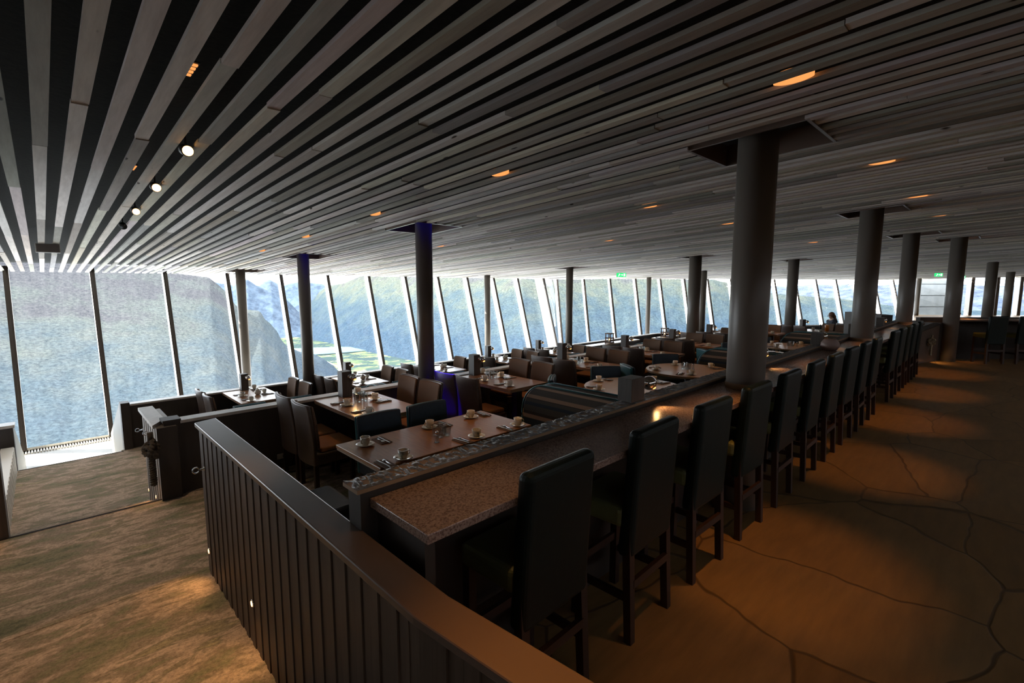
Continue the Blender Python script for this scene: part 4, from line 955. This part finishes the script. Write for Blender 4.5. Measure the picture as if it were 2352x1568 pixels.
L5top=[(30,-.8),(26.81,-0.58),(23.24,-0.28),(20.69,0.28),(17.6,-0.04),(16.22,-0.13),(15.08,0.0),(13.96,0.13),(12.32,0.04),(10.93,0.17),(9.39,0.0),(7.77,0.08),(6.22,0.08),(3.31,0.15),(2.2,0.04),(0.88,-0.04),(-0.66,0.04),(-2.94,0.03),(-10,.1)]
def itp(tab, a):
    tab = sorted(tab)
    if a <= tab[0][0]: return tab[0][1]
    for (x0,y0),(x1,y1) in zip(tab, tab[1:]):
        if a <= x1: return y0+(y1-y0)*(a-x0)/(x1-x0)
    return tab[-1][1]
def mountain(name, mat, top, bot, a0, a1, DN, DF, na, nt_, amp, fr, label, back=1200, pw=1.):
    m = MB(); g = {}
    for i in range(na+1):
        az = a0+(a1-a0)*i/na; et = R(itp(top, az)); eb = R(bot(az) if callable(bot) else itp(bot, az)); dn = DN if DN > 0 else min(9000, 835/math.tan(-eb)); df = DF if DN > 0 else dn*1.35+1500; ca, sa = math.cos(R(az)), math.sin(R(az))
        for k in range(nt_+4):
            t = min(1., k/nt_); d = dn*(df/dn)**(t**pw) if k <= nt_ else df+back*(k-nt_)/3; z = d*math.tan(eb+(et-eb)*t)+1.7
            if k > nt_: z = df*math.tan(et)+1.7-(k-nt_)*back*.35
            p = Vector((d*ca, d*sa, z)); e = math.sin(PI*min(1,t))**.6 if 0 < t < 1 else 0
            h = noise.fractal(p*fr, .75, 2.1, 7)*amp*.5
            rdg = abs(noise.fractal(Vector((az*.35+z*fr*.25, z*fr*.5, t*3)), 1., 2., 4))*amp*1.6
            p.z += (h-rdg*.12)*e; dd = (h*1.2)*e; p.x += ca*dd; p.y += sa*dd
            if k == nt_: p.z += noise.fractal(Vector((az*1.7,3,0)), 1, 2, 4)*df*.0007
            g[i,k] = m.bm.verts.new(p)
    for i in range(na):
        for k in range(nt_+3): m.bm.faces.new([g[i,k],g[i+1,k],g[i+1,k+1],g[i,k+1]])
    return tag(m.build(name, mat, smooth=True), label, 'mountain')
mountain('mountain','forest_slope_hazed',L1top,lambda a: -26.,60,104,900,2900,300,110,34,.0035,'steep forested mountainside filling the left windows')
mountain('mountain','valley_side_hazed',L3top,L3bot,-8,72.5,-1,0,520,110,120,.0011,'green and brown valley side rising behind the middle and right windows',2500)
mountain('mountain','far_range_hazed',L2top,lambda a: -6.5,67.5,84,8200,9800,160,30,150,.0006,'hazy blue mountain closing the valley behind the left column')
mountain('mountain','far_range_hazed',L2b,lambda a: -5.,60,76,10500,12000,160,24,150,.0005,'pointed blue peaks behind the closing mountain of the valley')
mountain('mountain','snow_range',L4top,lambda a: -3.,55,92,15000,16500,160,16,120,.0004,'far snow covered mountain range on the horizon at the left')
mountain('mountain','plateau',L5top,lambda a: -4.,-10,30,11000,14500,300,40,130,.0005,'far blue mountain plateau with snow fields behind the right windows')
m = MB(); vz = -820.; g = {}
for i in range(61):
    az = R(50+40*i/60)
    for k in range(41):
        d = 2500*(11000/2500)**(k/40); p = Vector((d*math.cos(az), d*math.sin(az), vz)); p.z += 6*noise.noise(p*.002); g[i,k] = m.bm.verts.new(p)
for i in range(60):
    for k in range(40): m.bm.faces.new([g[i,k],g[i+1,k],g[i+1,k+1],g[i,k+1]])
tag(m.build('valley_fields','farm_fields',smooth=True),'patchwork of green farm fields on the valley floor','field')
m = MB(); ce = (6500*math.cos(R(69.0)), 6500*math.sin(R(69.0))); pts = []
for i in range(48):
    a = 2*PI*i/48; rr = 1+.22*noise.noise(Vector((math.cos(a)*1.5,math.sin(a)*1.5,5))); pa = Vector((850*rr*math.cos(a), 330*rr*math.sin(a),0)); pa.rotate(Matrix.Rotation(R(-24),3,'Z').to_euler()); pts.append((ce[0]+pa.x, ce[1]+pa.y))
m.prism(pts, vz+4, vz+12); tag(m.build('lake','lake_water'),'pale turquoise lake on the valley floor','lake')
rp = [(70.6,7.0),(68.9,6.1),(67.2,5.6),(66.0,5.2),(65.2,4.9),(64.8,4.4),(63.2,4.2),(62.6,3.9),(61.3,3.7)]
m = MB(); m.tube([(d*1000*math.cos(R(a)), d*1000*math.sin(R(a)), vz+7) for a, d in rp], 7, 6); tag(m.build('river','plastic_grey'),'pale river winding through the valley fields','river')

# ------------------------------------------------------------------ world, sun, camera
w = bpy.data.worlds.new('world'); SC.world = w; w.use_nodes = True; nt = w.node_tree; nt.nodes.clear()
out = nt.nodes.new('ShaderNodeOutputWorld'); bg = nt.nodes.new('ShaderNodeBackground'); tc = nt.nodes.new('ShaderNodeTexCoord')
mp = nt.nodes.new('ShaderNodeMapping'); mp.inputs['Scale'].default_value = (1,1,4); nt.links.new(tc.outputs['Generated'], mp.inputs[0])
nz = noise_n(nt, mp.outputs[0], 2.5, 6, .6)
cl = ramp(nt, nz, [(.35, (.62,.78,1.)), (.6, (1.,1.,1.))]); nt.links.new(cl, bg.inputs[0]); bg.inputs[1].default_value = 3.6
nt.links.new(bg.outputs[0], out.inputs[0])
sl = bpy.data.lights.new('sun','SUN'); sl.energy = 14.; sl.angle = R(.6); sl.color = (1.,.95,.87); so = bpy.data.objects.new('sun', sl); COL.objects.link(so)
sdir = Vector((-.50,.62,.62)).normalized(); so.rotation_euler = sdir.to_track_quat('Z','Y').to_euler()
spot((3.50,5.47,2.44),(3.86,5.18,.1),1100,14,(.02,.0,1.),.3,.02)

cam = bpy.data.cameras.new('camera'); co = bpy.data.objects.new('camera', cam); COL.objects.link(co); SC.camera = co
FPX = 1110.; cam.sensor_fit = 'HORIZONTAL'; cam.sensor_width = 36.; cam.lens = FPX/2352*36; cam.clip_start = .05; cam.clip_end = 40000
az = math.atan2(.71692,.69715); pit = math.atan((784-656)/FPX)
fw = Vector((math.cos(R(45.80))*math.cos(pit), math.sin(R(45.80))*math.cos(pit), -math.sin(pit)))
co.location = (0,0,1.7); co.rotation_euler = fw.to_track_quat('-Z','Y').to_euler()
SC.view_settings.view_transform = 'Standard'; SC.view_settings.look = 'None'; SC.view_settings.gamma = 1.; SC.view_settings.use_curve_mapping = False
SC.view_settings.exposure = 1.05
SC.cycles.use_denoising = True; SC.cycles.max_bounces = 8; SC.cycles.diffuse_bounces = 4; SC.cycles.glossy_bounces = 3; SC.cycles.transmission_bounces = 6; SC.cycles.transparent_max_bounces = 14
SC.cycles.sample_clamp_indirect = 6.; SC.cycles.caustics_reflective = False; SC.cycles.caustics_refractive = False
for o in list(COL.objects):
    if o.type == 'LIGHT': o['kind'] = 'structure'
